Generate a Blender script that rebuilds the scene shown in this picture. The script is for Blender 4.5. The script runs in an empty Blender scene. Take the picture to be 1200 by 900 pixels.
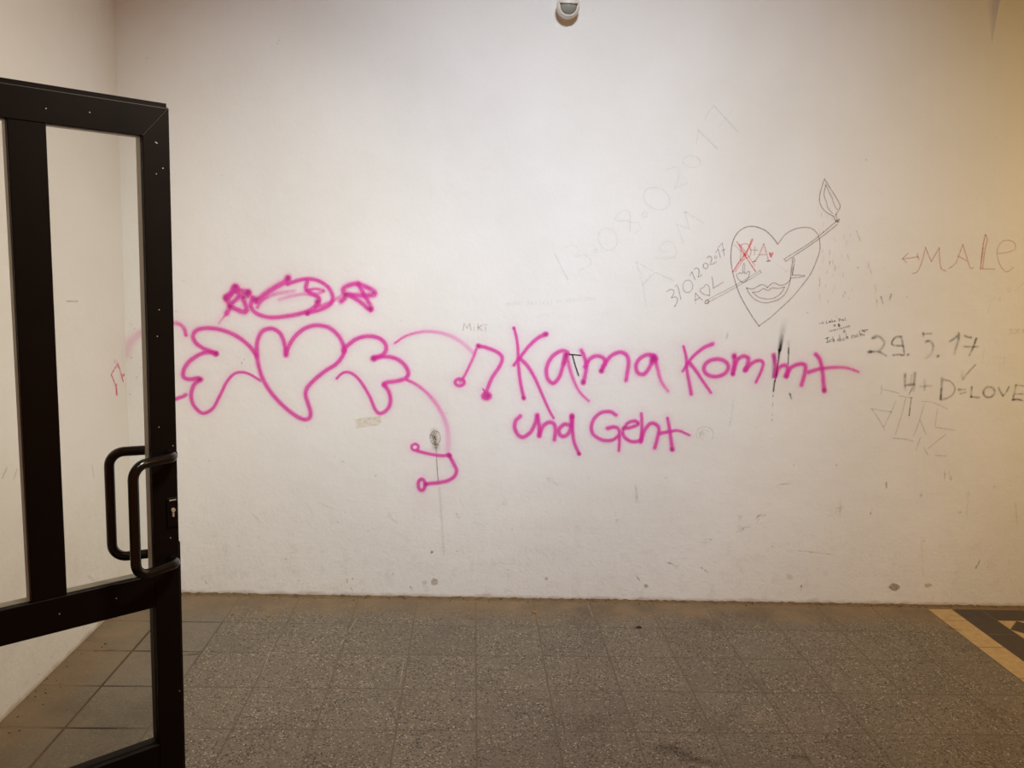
import bpy, bmesh, math, random
from mathutils import Vector, Matrix
random.seed(7)
SC = bpy.context.scene
COL = SC.collection

# ------------------------------------------------------------------ camera
YAW, PITCH, ROLL, FPX = 0.05313760, 0.14664390, 0.03761002, 952.83
CAM = Vector((0.0, -4.08783, 1.7523))
cy, sy, cp, sp = math.cos(YAW), math.sin(YAW), math.cos(PITCH), math.sin(PITCH)
FWD = Vector((sy * cp, cy * cp, -sp))
R0 = Vector((cy, -sy, 0.0))
U0 = R0.cross(FWD)
RGT = math.cos(ROLL) * R0 + math.sin(ROLL) * U0
UPV = -math.sin(ROLL) * R0 + math.cos(ROLL) * U0
cam_data = bpy.data.cameras.new('camera')
cam_data.sensor_width = 36.0
cam_data.lens = FPX / 1200.0 * 36.0
cam_data.clip_start = 0.02
cam = bpy.data.objects.new('camera', cam_data)
COL.objects.link(cam)
cam.matrix_world = Matrix(((RGT.x, UPV.x, -FWD.x, CAM.x), (RGT.y, UPV.y, -FWD.y, CAM.y), (RGT.z, UPV.z, -FWD.z, CAM.z), (0, 0, 0, 1)))
SC.camera = cam

# ------------------------------------------------------------------ world, lamps, exposure
world = bpy.data.worlds.new('world')
SC.world = world
world.use_nodes = True
bg = world.node_tree.nodes['Background']
bg.inputs['Color'].default_value = (1.0, 0.30, 0.08, 1)
bg.inputs['Strength'].default_value = 0.20


def area_lamp(name, loc, sx, sy_, energy, color, rot=(0, 0, 0)):
    l = bpy.data.lights.new(name, 'AREA')
    l.shape = 'RECTANGLE'
    l.size, l.size_y = sx, sy_
    l.energy, l.color = energy, color
    o = bpy.data.objects.new(name, l)
    COL.objects.link(o)
    o.location, o.rotation_euler = loc, rot
    return o




def flood(name, pos, target, spread, sx, sy_, energy, color):
    d = Vector(target) - Vector(pos)
    o = area_lamp(name, pos, sx, sy_, energy, color, d.to_track_quat('-Z', 'Y').to_euler())
    o.data.spread = math.radians(spread)


flood('ceiling_spot', (0.35, -3.5, 3.9), (0.5, 0, 1.4), 72, 0.5, 0.3, 27.5, (0.785, 0.90, 1.04))
flood('side_wall_fill', (0.6, -2.6, 3.6), (-1.7, -0.8, 0.85), 72, 0.5, 0.3, 13.5, (1.0, 0.97, 0.84))  # unseen fill, added to brighten the left wall
flood('passage_lamp', (4.0, -2.2, 3.3), (4.0, -2.2, 0), 180, 0.5, 0.3, 50, (1.0, 0.60, 0.20))
flood('right_fill', (4.0, -3.2, 3.6), (3.2, 0, 1.2), 100, 0.5, 0.3, 9.5, (0.95, 1.0, 0.52))  # added unseen lamp at right, fitted to the wall tones
SC.view_settings.view_transform = 'Standard'
SC.view_settings.look = 'None'
SC.view_settings.exposure = 0.0
SC.view_settings.gamma = 1.0
SC.view_settings.use_curve_mapping = False
SC.cycles.transparent_max_bounces = 48

# ------------------------------------------------------------------ helpers


def lin(r, g, b):
    f = lambda c: (c / 255 / 12.92) if c / 255 <= 0.04045 else ((c / 255 + 0.055) / 1.055) ** 2.4
    return (f(r), f(g), f(b), 1.0)


def ray(px, py):
    return FWD + (px - 600) / FPX * RGT - (py - 450) / FPX * UPV


def on_back(px, py, off=0.0):           # the rear wall, plane Y = 0
    d = ray(px, py)
    t = (-off - CAM.y) / d.y
    return CAM + d * t


def on_left(px, py, off=0.0):           # the left wall, plane X = -1.70
    d = ray(px, py)
    t = (-1.70 + off - CAM.x) / d.x
    return CAM + d * t


def on_floor(px, py, off=0.0):
    d = ray(px, py)
    t = (off - CAM.z) / d.z
    return CAM + d * t


def link(o, parent=None):
    COL.objects.link(o)
    if parent is not None:
        o.parent = parent
    return o


def empty(name, loc=(0, 0, 0), rz=0.0):
    o = bpy.data.objects.new(name, None)
    o.empty_display_size = 0.1
    o.location = loc
    o.rotation_euler = (0, 0, rz)
    return link(o)


def tag(o, label=None, cat=None, group=None, kind=None):
    if label: o['label'] = label
    if cat: o['category'] = cat
    if group: o['group'] = group
    if kind: o['kind'] = kind
    return o


def mesh_obj(name, bm, mat, parent=None, smooth=False):
    me = bpy.data.meshes.new(name)
    bmesh.ops.recalc_face_normals(bm, faces=bm.faces)
    bm.to_mesh(me)
    bm.free()
    if smooth:
        for p in me.polygons: p.use_smooth = True
    me.materials.append(mat)
    return link(bpy.data.objects.new(name, me), parent)


def bm_box(bm, x0, x1, y0, y1, z0, z1, bev=0.0):
    vs = [bm.verts.new(v) for v in ((x0, y0, z0), (x1, y0, z0), (x1, y1, z0), (x0, y1, z0), (x0, y0, z1), (x1, y0, z1), (x1, y1, z1), (x0, y1, z1))]
    fs = [bm.faces.new([vs[i] for i in f]) for f in ((3, 2, 1, 0), (4, 5, 6, 7), (0, 1, 5, 4), (1, 2, 6, 5), (2, 3, 7, 6), (3, 0, 4, 7))]
    if bev > 0:
        es = list({e for f in fs for e in f.edges})
        bmesh.ops.bevel(bm, geom=es, offset=bev, segments=1, affect='EDGES', profile=0.5)


def box(name, x0, x1, y0, y1, z0, z1, mat, parent=None, bev=0.0):
    bm = bmesh.new()
    bm_box(bm, x0, x1, y0, y1, z0, z1, bev)
    return mesh_obj(name, bm, mat, parent)


def bm_prism(bm, poly, axis, a0, a1, bev=0.0):
    """extrude a 2-D polygon; axis 'y': poly is (x, z); axis 'z': poly is (x, y)"""
    P = (lambda p, a: (p[0], a, p[1])) if axis == 'y' else (lambda p, a: (p[0], p[1], a))
    lo = [bm.verts.new(P(p, a0)) for p in poly]
    hi = [bm.verts.new(P(p, a1)) for p in poly]
    fs = [bm.faces.new(lo), bm.faces.new(hi[::-1])]
    n = len(poly)
    for i in range(n):
        fs.append(bm.faces.new((lo[i], lo[(i + 1) % n], hi[(i + 1) % n], hi[i])))
    if bev > 0:
        es = list({e for f in fs for e in f.edges})
        bmesh.ops.bevel(bm, geom=es, offset=bev, segments=1, affect='EDGES', profile=0.5)


def bm_tube(bm, pts, r, seg=12, caps=True):
    pts = [Vector(p) for p in pts]
    n = len(pts)
    tans = []
    for i in range(n):
        t = pts[min(i + 1, n - 1)] - pts[max(i - 1, 0)]
        tans.append(t.normalized())
    ref = Vector((0, 0, 1)) if abs(tans[0].z) < 0.9 else Vector((1, 0, 0))
    nrm = tans[0].cross(ref).normalized()
    rings = []
    for i in range(n):
        nrm = (nrm - tans[i] * nrm.dot(tans[i])).normalized()
        b = tans[i].cross(nrm)
        rings.append([bm.verts.new(pts[i] + r * (math.cos(2 * math.pi * k / seg) * nrm + math.sin(2 * math.pi * k / seg) * b)) for k in range(seg)])
    for i in range(n - 1):
        for k in range(seg):
            bm.faces.new((rings[i][k], rings[i][(k + 1) % seg], rings[i + 1][(k + 1) % seg], rings[i + 1][k]))
    if caps:
        bm.faces.new(rings[0][::-1])
        bm.faces.new(rings[-1])


# ------------------------------------------------------------------ materials


def new_mat(name):
    m = bpy.data.materials.new(name)
    m.use_nodes = True
    nt = m.node_tree
    return m, nt, nt.nodes['Principled BSDF']


def N(nt, typ, **kw):
    n = nt.nodes.new(typ)
    for k, v in kw.items():
        if k in n.inputs: n.inputs[k].default_value = v
        else: setattr(n, k, v)
    return n


def pos_node(nt):
    return nt.nodes.new('ShaderNodeNewGeometry').outputs['Position']


def noise(nt, vec, scale, detail=4, rough=0.6):
    n = N(nt, 'ShaderNodeTexNoise', Scale=scale, Detail=detail, Roughness=rough)
    nt.links.new(vec, n.inputs['Vector'])
    return n.outputs['Fac']


def ramp(nt, fac, stops):
    n = nt.nodes.new('ShaderNodeValToRGB')
    el = n.color_ramp.elements
    while len(el) > len(stops): el.remove(el[-1])
    while len(el) < len(stops): el.new(0.5)
    for e, (p, c) in zip(el, stops):
        e.position = p
        e.color = c if len(c) == 4 else (*c, 1)
    nt.links.new(fac, n.inputs['Fac'])
    return n.outputs['Color']


def mrange(nt, val, a, b, c=0.0, d=1.0, smooth=False):
    n = nt.nodes.new('ShaderNodeMapRange')
    n.interpolation_type = 'SMOOTHSTEP' if smooth else 'LINEAR'
    n.clamp = True
    for i, v in zip(('From Min', 'From Max', 'To Min', 'To Max'), (a, b, c, d)): n.inputs[i].default_value = v
    nt.links.new(val, n.inputs['Value'])
    return n.outputs['Result']


def mix(nt, fac, a, b, mode='MIX'):
    n = nt.nodes.new('ShaderNodeMixRGB')
    n.blend_type = mode
    for s, v in zip((0, 1, 2), (fac, a, b)):
        if hasattr(v, 'default_value'): nt.links.new(v, n.inputs[s])
        else: n.inputs[s].default_value = v
    return n.outputs['Color']


def math_n(nt, op, a, b=None):
    n = nt.nodes.new('ShaderNodeMath')
    n.operation = op
    for s, v in zip((0, 1), (a, b)):
        if v is None: continue
        if hasattr(v, 'default_value'): nt.links.new(v, n.inputs[s])
        else: n.inputs[s].default_value = v
    return n.outputs[0]


def bump(nt, bsdf, h, strength, dist):
    n = N(nt, 'ShaderNodeBump', Strength=strength, Distance=dist)
    nt.links.new(h, n.inputs['Height'])
    nt.links.new(n.outputs['Normal'], bsdf.inputs['Normal'])


def plain(name, rgb, rough=0.6, metal=0.0, vary=0.0):
    m, nt, b = new_mat(name)
    b.inputs['Roughness'].default_value = rough
    b.inputs['Metallic'].default_value = metal
    if vary:
        p = pos_node(nt)
        f = noise(nt, p, 25, 5)
        c = lin(*rgb)
        lo = tuple(x * (1 - vary) for x in c[:3])
        hi = tuple(min(1, x * (1 + vary)) for x in c[:3])
        nt.links.new(ramp(nt, f, [(0.3, lo), (0.7, hi)]), b.inputs['Base Color'])
    else:
        b.inputs['Base Color'].default_value = lin(*rgb)
    return m


def plaster():
    m, nt, b = new_mat('white_plaster')
    p = pos_node(nt)
    b.inputs['Roughness'].default_value = 0.75
    base = ramp(nt, noise(nt, p, 1.3, 5), [(0.35, lin(229, 225, 217)), (0.7, lin(236, 233, 227))])
    # scuffed grime, thickest in the lowest half metre
    sepz = nt.nodes.new('ShaderNodeSeparateXYZ')
    nt.links.new(p, sepz.inputs[0])
    low = mrange(nt, sepz.outputs['Z'], 0.75, 0.0)
    g = math_n(nt, 'MULTIPLY', mrange(nt, noise(nt, p, 14, 9, 0.75), 0.52, 0.75), math_n(nt, 'MULTIPLY', low, 0.4))
    base = mix(nt, g, base, lin(178, 160, 138))
    foot = math_n(nt, 'MULTIPLY', mrange(nt, math_n(nt, 'SUBTRACT', sepz.outputs['Z'], math_n(nt, 'MULTIPLY', noise(nt, p, 12, 6), 0.045)), 0.0, -0.02), 0.5)
    base = mix(nt, foot, base, lin(150, 118, 78))
    ov = N(nt, 'ShaderNodeAttribute', attribute_name='overspray')
    base = mix(nt, ov.outputs['Fac'], base, lin(226, 104, 186))
    nt.links.new(base, b.inputs['Base Color'])
    h = math_n(nt, 'ADD', math_n(nt, 'MULTIPLY', noise(nt, p, 6, 4), 0.9), math_n(nt, 'MULTIPLY', noise(nt, p, 55, 6, 0.7), math_n(nt, 'ADD', math_n(nt, 'MULTIPLY', low, 0.45), 0.13)))
    bump(nt, b, h, 0.5, 0.012)
    return m


def terrazzo(name, grain, tone):
    """washed-concrete paving: aggregate grains in a brown-grey binder"""
    m, nt, b = new_mat(name)
    p = pos_node(nt)
    oi = nt.nodes.new('ShaderNodeObjectInfo')
    b.inputs['Roughness'].default_value = 0.62
    binder = ramp(nt, noise(nt, p, 3.0, 6, 0.65), [(0.3, tuple(x * 0.82 for x in lin(*tone)[:3])), (0.7, tuple(x * 1.15 for x in lin(*tone)[:3]))])
    if grain > 0:
        v = N(nt, 'ShaderNodeTexVoronoi', Scale=150.0)
        nt.links.new(p, v.inputs['Vector'])
        s = nt.nodes.new('ShaderNodeSeparateColor')
        nt.links.new(v.outputs['Color'], s.inputs[0])
        gcol = ramp(nt, s.outputs[0], [(0.0, lin(26, 20, 14)), (0.18, lin(44, 36, 27)), (0.31, lin(104, 93, 77)), (0.82, lin(129, 117, 98)), (0.93, lin(152, 140, 120)), (1.0, lin(190, 178, 156))])
        cell = mrange(nt, v.outputs['Distance'], 0.62, 0.42)
        worn = mrange(nt, noise(nt, p, 4.5, 5, 0.6), 0.30, 0.52, 0.4, 1.0)
        binder = mix(nt, math_n(nt, 'MULTIPLY', math_n(nt, 'MULTIPLY', cell, worn), grain), binder, gcol)
        bump(nt, b, v.outputs['Distance'], 0.25, 0.003)
    else:
        bump(nt, b, noise(nt, p, 60, 5), 0.2, 0.004)
    tint = mrange(nt, oi.outputs['Random'], 0, 1, 0.95, 1.05)
    cmb = nt.nodes.new('ShaderNodeCombineColor')
    for i in range(3): nt.links.new(tint, cmb.inputs[i])
    binder = mix(nt, 1.0, binder, cmb.outputs[0], 'MULTIPLY')
    # swept-up dirt along the foot of the walls, and trodden-in dark patches
    sep = nt.nodes.new('ShaderNodeSeparateXYZ')
    nt.links.new(p, sep.inputs[0])
    wob = math_n(nt, 'MULTIPLY', math_n(nt, 'SUBTRACT', noise(nt, p, 3.5, 6), 0.5), 0.45)
    near = mrange(nt, math_n(nt, 'ADD', sep.outputs['Y'], wob), -0.34, -0.06, smooth=True)
    nearl = mrange(nt, math_n(nt, 'ADD', sep.outputs['X'], wob), -1.34, -1.60, smooth=True)
    dirt = math_n(nt, 'MULTIPLY', math_n(nt, 'MAXIMUM', near, math_n(nt, 'MULTIPLY', nearl, 0.8)), 0.82)
    dcol = ramp(nt, noise(nt, p, 5, 6), [(0.3, lin(104, 86, 62)), (0.7, lin(142, 116, 82))])
    binder = mix(nt, dirt, binder, dcol)
    patch = math_n(nt, 'MULTIPLY', mrange(nt, noise(nt, p, 2.2, 7, 0.62), 0.56, 0.70), 0.45)
    binder = mix(nt, patch, binder, lin(78, 62, 46))
    nt.links.new(binder, b.inputs['Base Color'])
    return m


def paint(name, rgb, edge, rough=0.55, breakup=0.0, bscale=60, spec=0.3, dens=1.0):
    """a mark on the wall; attribute mark = (distance from the stroke's axis, density)"""
    m, nt, b = new_mat(name)
    b.inputs['Roughness'].default_value = rough
    b.inputs['Specular IOR Level'].default_value = spec
    p = pos_node(nt)
    c = lin(*rgb)
    at = N(nt, 'ShaderNodeAttribute', attribute_name='mark')
    s = nt.nodes.new('ShaderNodeSeparateColor')
    nt.links.new(at.outputs['Color'], s.inputs[0])
    a = math_n(nt, 'MULTIPLY', mrange(nt, s.outputs[0], 1.0, edge, smooth=True), s.outputs[1])
    if breakup > 0:
        a = math_n(nt, 'MULTIPLY', a, mrange(nt, noise(nt, p, bscale, 4, 0.7), 0.35, 0.6, 1 - breakup, 1.0))
    a = math_n(nt, 'MULTIPLY', a, dens)
    deep = math_n(nt, 'SUBTRACT', 1.0, math_n(nt, 'MULTIPLY', s.outputs[2], 0.26))     # where the can lingered
    # the film is crossed twice, by the light and by the view: split its coverage between the two
    root = math_n(nt, 'SQRT', math_n(nt, 'SUBTRACT', 1.0, a))
    cmb = nt.nodes.new('ShaderNodeCombineColor')
    for i in range(3): nt.links.new(math_n(nt, 'MINIMUM', math_n(nt, 'MULTIPLY', math_n(nt, 'ADD', root, 1.0), math_n(nt, 'MULTIPLY', deep, c[i])), 0.98), cmb.inputs[i])
    nt.links.new(cmb.outputs[0], b.inputs['Base Color'])
    nt.links.new(math_n(nt, 'SUBTRACT', 1.0, root), b.inputs['Alpha'])
    return m


def glass_mat():
    m, nt, b = new_mat('pane_glass')
    out = nt.nodes['Material Output']
    tr = N(nt, 'ShaderNodeBsdfTransparent', Color=(0.965, 0.97, 0.955, 1))
    gl = N(nt, 'ShaderNodeBsdfGlossy', Roughness=0.03)
    fr = N(nt, 'ShaderNodeFresnel', IOR=1.45)
    mx = nt.nodes.new('ShaderNodeMixShader')
    nt.links.new(math_n(nt, 'MULTIPLY', fr.outputs[0], 0.6), mx.inputs[0])
    nt.links.new(tr.outputs[0], mx.inputs[1])
    nt.links.new(gl.outputs[0], mx.inputs[2])
    nt.links.new(mx.outputs[0], out.inputs['Surface'])
    return m


def dark_lacquer():
    m, nt, b = new_mat('brown_black_lacquer')
    p = pos_node(nt)
    b.inputs['Roughness'].default_value = 0.5
    b.inputs['Specular IOR Level'].default_value = 0.12
    base = ramp(nt, noise(nt, p, 8, 5), [(0.3, lin(17, 11, 8)), (0.7, lin(22, 15, 11))])
    sc = N(nt, 'ShaderNodeTexVoronoi', Scale=30.0)
    nt.links.new(p, sc.inputs['Vector'])
    fleck = math_n(nt, 'MULTIPLY', mrange(nt, sc.outputs['Distance'], 0.045, 0.03), mrange(nt, noise(nt, p, 5, 2), 0.62, 0.64))
    base = mix(nt, fleck, base, lin(190, 180, 165))
    nt.links.new(base, b.inputs['Base Color'])
    return m


PLASTER = plaster()
CEIL = plain('ceiling_plaster', (222, 208, 180), 0.85, vary=0.04)
TILE = terrazzo('washed_concrete', 1.0, (111, 100, 83))
TILE_SMOOTH = terrazzo('smooth_concrete', 0.3, (114, 103, 87))
CREAM = plain('cream_stone', (178, 150, 104), 0.6, vary=0.16)
BROWNSTONE = plain('dark_brown_stone', (66, 54, 43), 0.6, vary=0.15)
BLACK = dark_lacquer()
GLASS = glass_mat()
BEAD = plain('reflection_grey_gasket', (186, 182, 168), 0.5)
HANDLE = plain('black_enamel', (15, 12, 11), 0.2)
STEEL = plain('worn_steel', (150, 140, 122), 0.35, 0.9)
SCREW = plain('pale_screw', (186, 176, 160), 0.4)
PLASTIC = plain('white_plastic', (226, 220, 208), 0.4)
LENS = plain('grey_sensor_lens', (150, 148, 138), 0.25)
DIRT = plain('brown_dirt', (112, 90, 62), 0.95, vary=0.35)
DARKBIT = plain('dark_scrap', (38, 28, 20), 0.8, vary=0.3)
TANBIT = plain('tan_scrap', (168, 130, 84), 0.8, vary=0.3)
RESIDUE = plain('pale_grout_residue', (150, 140, 122), 0.8, vary=0.3)


def mortar_mat():
    m, nt, b = new_mat('mortar')
    p = pos_node(nt)
    sep = nt.nodes.new('ShaderNodeSeparateXYZ')
    nt.links.new(p, sep.inputs[0])
    wob = math_n(nt, 'MULTIPLY', noise(nt, p, 2.5, 5), 0.6)
    old = mrange(nt, math_n(nt, 'ADD', sep.outputs['X'], wob), -1.05, -0.85)
    c = mix(nt, old, lin(44, 36, 28), lin(104, 92, 76))
    swept = math_n(nt, 'MAXIMUM', mrange(nt, math_n(nt, 'ADD', sep.outputs['X'], math_n(nt, 'MULTIPLY', wob, 0.4)), -1.28, -1.42), mrange(nt, math_n(nt, 'ADD', sep.outputs['Y'], math_n(nt, 'MULTIPLY', wob, 0.4)), -0.22, -0.08))
    c = mix(nt, swept, c, lin(122, 100, 70))
    nt.links.new(c, b.inputs['Base Color'])
    b.inputs['Roughness'].default_value = 0.9
    bump(nt, b, noise(nt, p, 80, 4), 0.3, 0.004)
    return m


MORTAR = mortar_mat()
PINK = paint('pink_spray_paint', (206, 54, 154), 0.10, breakup=0.12, dens=0.95)
PINKDARK = paint('deep_pink_spray_paint', (196, 34, 132), 0.2, breakup=0.0)
PINKCHALK = paint('dry_pink_spray', (204, 62, 134), 0.3, breakup=0.75, bscale=90)
SOOT = paint('black_soot', (22, 17, 14), 0.1, 0.9, breakup=0.25, bscale=70)
CHARCOAL = paint('brown_black_charcoal', (48, 34, 27), 0.0, 0.9, breakup=0.7, bscale=38, dens=0.96)
INK = paint('black_marker', (28, 24, 24), 0.3, 0.5)
PENCIL = paint('grey_pencil', (124, 116, 114), 0.1, 0.8, breakup=0.75, bscale=70, dens=0.42)
PEN = paint('brown_pen', (86, 34, 34), 0.05, 0.6, breakup=0.35, dens=0.97)
REDPEN = paint('red_brown_pen', (158, 82, 64), 0.0, 0.6, breakup=0.35, dens=0.95)
RED = paint('bright_red_pen', (190, 24, 36), 0.1, 0.5, breakup=0.45, bscale=70, dens=0.92)
GRIME = paint('grey_brown_grime', (98, 84, 58), 0.0, 0.95, breakup=0.8, bscale=110, dens=0.95)
TAPE = paint('tape_glue', (176, 164, 140), 0.2, 0.9, breakup=0.5, bscale=50, dens=0.8)
HOLE = paint('dark_plaster_chip', (108, 90, 62), 0.2, 0.95, breakup=0.6, bscale=110, dens=0.95)

# ------------------------------------------------------------------ the setting
WALLH, CEILZ = 4.15, 4.15


def grid_wall():
    xs = [-1.95] + [-1.70 + 0.012 * i for i in range(325)] + [2.6, 3.4, 4.3, 5.2]
    zs = [-0.06, 0.0, 0.2, 0.4] + [0.55 + 0.012 * i for i in range(120)] + [2.2, 2.7, 3.4, WALLH]
    nx, nz = len(xs), len(zs)
    V = [(x, 0.0, z) for z in zs for x in xs]
    F = [(j * nx + i, j * nx + i + 1, (j + 1) * nx + i + 1, (j + 1) * nx + i) for j in range(nz - 1) for i in range(nx - 1)]
    b0 = len(V)
    V += [(xs[0], 0.25, zs[0]), (xs[-1], 0.25, zs[0]), (xs[-1], 0.25, zs[-1]), (xs[0], 0.25, zs[-1])]
    F += [(b0 + 1, b0, b0 + 3, b0 + 2), tuple(range(nx - 1, -1, -1)) + (b0, b0 + 1), tuple((nz - 1) * nx + i for i in range(nx)) + (b0 + 2, b0 + 3),
          tuple(j * nx for j in range(nz)) + (b0 + 3, b0), tuple(j * nx + nx - 1 for j in range(nz - 1, -1, -1)) + (b0 + 1, b0 + 2)]
    me = bpy.data.meshes.new('wall_back')
    me.from_pydata(V, [], F)
    me.materials.append(PLASTER)
    return link(bpy.data.objects.new('wall_back', me))


wall_back = grid_wall()
tag(wall_back, 'white plastered rear wall covered with graffiti', kind='structure')
wall_left = box('wall_left', -1.95, -1.70, -3.6, 0.0, -0.06, WALLH, PLASTER)
tag(wall_left, 'white plastered side wall seen through the glass door', kind='structure')
ceiling = box('ceiling', -1.95, 5.2, -3.6, 0.25, CEILZ, CEILZ + 0.15, CEIL)
tag(ceiling, 'plaster ceiling above the picture', kind='structure')
floor = box('floor', -1.95, 5.2, -3.4, 0.25, -0.06, -0.0009, MORTAR)
tag(floor, 'paved floor of speckled grey concrete slabs', kind='structure')

# paving slabs: one shared chamfered mesh, unevenly set
TX, TY = 0.3035, 0.3005


def tile_mesh(name, w, d, mat, ch=0.0025):
    bm = bmesh.new()
    hx, hy = w / 2, d / 2
    a = [bm.verts.new(v) for v in ((-hx, -hy, -0.004), (hx, -hy, -0.004), (hx, hy, -0.004), (-hx, hy, -0.004))]
    b = [bm.verts.new(v) for v in ((-hx, -hy, -ch), (hx, -hy, -ch), (hx, hy, -ch), (-hx, hy, -ch))]
    c = [bm.verts.new(v) for v in ((-hx + ch, -hy + ch, 0), (hx - ch, -hy + ch, 0), (hx - ch, hy - ch, 0), (-hx + ch, hy - ch, 0))]
    bm.faces.new(c)
    for i in range(4):
        j = (i + 1) % 4
        bm.faces.new((a[i], a[j], b[j], b[i]))
        bm.faces.new((b[i], b[j], c[j], c[i]))
    me = bpy.data.meshes.new(name)
    bm.to_mesh(me)
    bm.free()
    me.materials.append(mat)
    return me


def place(me, name, x, y, z=0.0):
    o = bpy.data.objects.new(name, me)
    o.location = (x, y, z)
    return link(o, floor)


SLAB_G = tile_mesh('slab', TX - 0.003, TY - 0.003, TILE)
SLAB_S = tile_mesh('slab', TX - 0.007, TY - 0.007, TILE_SMOOTH)
SLAB_N = tile_mesh('slab', 0.242, TY - 0.007, TILE_SMOOTH)
X0, Y0 = -1.4507, -0.034
for r in range(8):
    yc = Y0 - TY * (r + 0.5)
    for k in range(-1, 13):
        dz = random.uniform(-0.0008, 0.0008)
        if k == -1: place(SLAB_N, 'slab', X0 - 0.1245, yc, dz)
        else: place(SLAB_S if k == 0 else SLAB_G, 'slab', X0 + TX * (k + 0.5), yc, dz)
# bordered stone strip on the right: cream slabs, brown slabs, diamonds
CR = tile_mesh('cream', 0.134, 0.296, CREAM)
CR1 = tile_mesh('cream', 0.134, 0.140, CREAM)
BR = tile_mesh('brown', 0.164, 0.2985, BROWNSTONE)
XB = X0 + TX * 13 + 0.004
ys = -0.05
for r in range(9):
    d = 0.14 if r == 0 else 0.296
    place(CR1 if r == 0 else CR, 'cream_slab', XB + 0.067, ys - d / 2, random.uniform(-.0005, .0005))
    ys -= d + 0.003
for r in range(8):
    place(BR, 'brown_slab', XB + 0.134 + 0.002 + 0.081, -0.05 - 0.299 * r - 0.148, random.uniform(-.0005, .0005))
XD = XB + 0.134 + 0.166
BH = tile_mesh('brown', 0.4025, 0.134, BROWNSTONE)
for i in range(3): place(BH, 'brown_slab', XD + 0.201 + 0.403 * i, -0.117)


def tri_mesh(pts, mat, name):
    bm = bmesh.new()
    cx = sum(p[0] for p in pts) / len(pts)
    cy_ = sum(p[1] for p in pts) / len(pts)
    top = [bm.verts.new((cx + (p[0] - cx) * 0.975, cy_ + (p[1] - cy_) * 0.975, 0.0)) for p in pts]
    bot = [bm.verts.new((p[0], p[1], -0.004)) for p in pts]
    bm.faces.new(top)
    for i in range(len(pts)):
        j = (i + 1) % len(pts)
        bm.faces.new((top[i], bot[i], bot[j], top[j]))
    bmesh.ops.recalc_face_normals(bm, faces=bm.faces)
    me = bpy.data.meshes.new(name)
    bm.to_mesh(me)
    bm.free()
    me.materials.append(mat)
    return me


S = 0.206
h = S / 2
DIA = tri_mesh([(0, h), (h, 0), (0, -h), (-h, 0)], BROWNSTONE, 'diamond')
TRIS = [tri_mesh([(sx * h, sy_ * h), (sx * 0.002, sy_ * h), (sx * h, sy_ * 0.002)], CREAM, 'triangle') for sx in (-1, 1) for sy_ in (-1, 1)]
for i in range(5):
    for j in range(6):
        x, y = XD + h + S * i, -0.187 - h - S * j
        place(DIA, 'brown_diamond_tile', x, y)
        for t in TRIS: place(t, 'cream_triangle_tile', x, y)

# mortar bead and swept dirt where the floor meets the rear wall
bm = bmesh.new()
prev = None
x = -1.70
while x < 3.6:
    hgt = 0.002 + 0.006 * random.random() ** 2
    dep = 0.010 + 0.024 * random.random() ** 2
    ring = [bm.verts.new(v) for v in ((x, 0.0, hgt), (x, -dep * 0.4, hgt * 0.7), (x, -dep, 0.0006), (x, -dep - 0.006, -0.004))]
    if prev:
        for a in range(3): bm.faces.new((prev[a], ring[a], ring[a + 1], prev[a + 1]))
    prev = ring
    x += 0.007 + 0.02 * random.random()
tag(mesh_obj('dirt_seam', bm, DIRT, floor), kind='stuff')
bm = bmesh.new()
for i in range(260):
    x = random.uniform(-1.66, 3.3)
    y = -0.012 - 0.05 * random.random() ** 2
    if i > 200: x, y = -1.69 + 0.10 * random.random() ** 2, random.uniform(-1.6, -0.03)
    s = random.uniform(0.0015, 0.005)
    vs = [bm.verts.new((x + s * random.uniform(-1.5, 1.5), y + s * random.uniform(-1, 1), 0.0 + s * q)) for q in (0, 0, 0, 1.2)]
    for f in ((0, 1, 2), (0, 1, 3), (1, 2, 3), (2, 0, 3)): bm.faces.new([vs[q] for q in f])
tag(mesh_obj('dirt_crumbs', bm, DARKBIT, floor), kind='stuff')

# pale grout residue left along some joints
for (ax, ay), (bx, by) in (((418, 725), (399, 756)), ((473, 775), (469, 802)), ((317, 764), (307, 789)), ((689, 708), (695, 724)), ((826, 713), (835, 731)), ((330, 806), (350, 806)), ((312, 765), (335, 765))):
    a, b = on_floor(ax, ay), on_floor(bx, by)
    bm = bmesh.new()
    n = 9
    prev = None
    d = (b - a).normalized()
    sd = Vector((-d.y, d.x, 0))
    for i in range(n):
        p = a.lerp(b, i / (n - 1))
        w = 0.0032 * random.uniform(0.3, 1.1)
        ring = [bm.verts.new(p + sd * w + Vector((0, 0, 0.0006))), bm.verts.new(p + Vector((0, 0, 0.0022))), bm.verts.new(p - sd * w + Vector((0, 0, 0.0006)))]
        if prev:
            for q in range(2): bm.faces.new((prev[q], ring[q], ring[q + 1], prev[q + 1]))
        prev = ring
    mesh_obj('grout_residue', bm, RESIDUE, floor)

# plaster groin where the vault starts, top right
bm = bmesh.new()
zs = [2.91, 2.96, 3.02, 3.12, 3.3, 3.6, WALLH]
prev = None
for i, z in enumerate(zs):
    p = 0.16 * (z - 2.91) + 0.0005
    xr = 2.519 - 0.03 * (z - 2.91)
    wdt = 0.01 + 0.22 * (z - 2.91)
    ring = [bm.verts.new((xr - wdt + wdt * k / 6, 0.001 - p * (k / 6) ** 2, z)) for k in range(7)] + [bm.verts.new((xr, 0.001, z))]
    if prev:
        for k in range(7): bm.faces.new((prev[k], prev[k + 1], ring[k + 1], ring[k]))
    prev = ring
tag(mesh_obj('trim_1', bm, PLASTER), 'plaster fold where the vault springs from the wall, top right', kind='structure')

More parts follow.
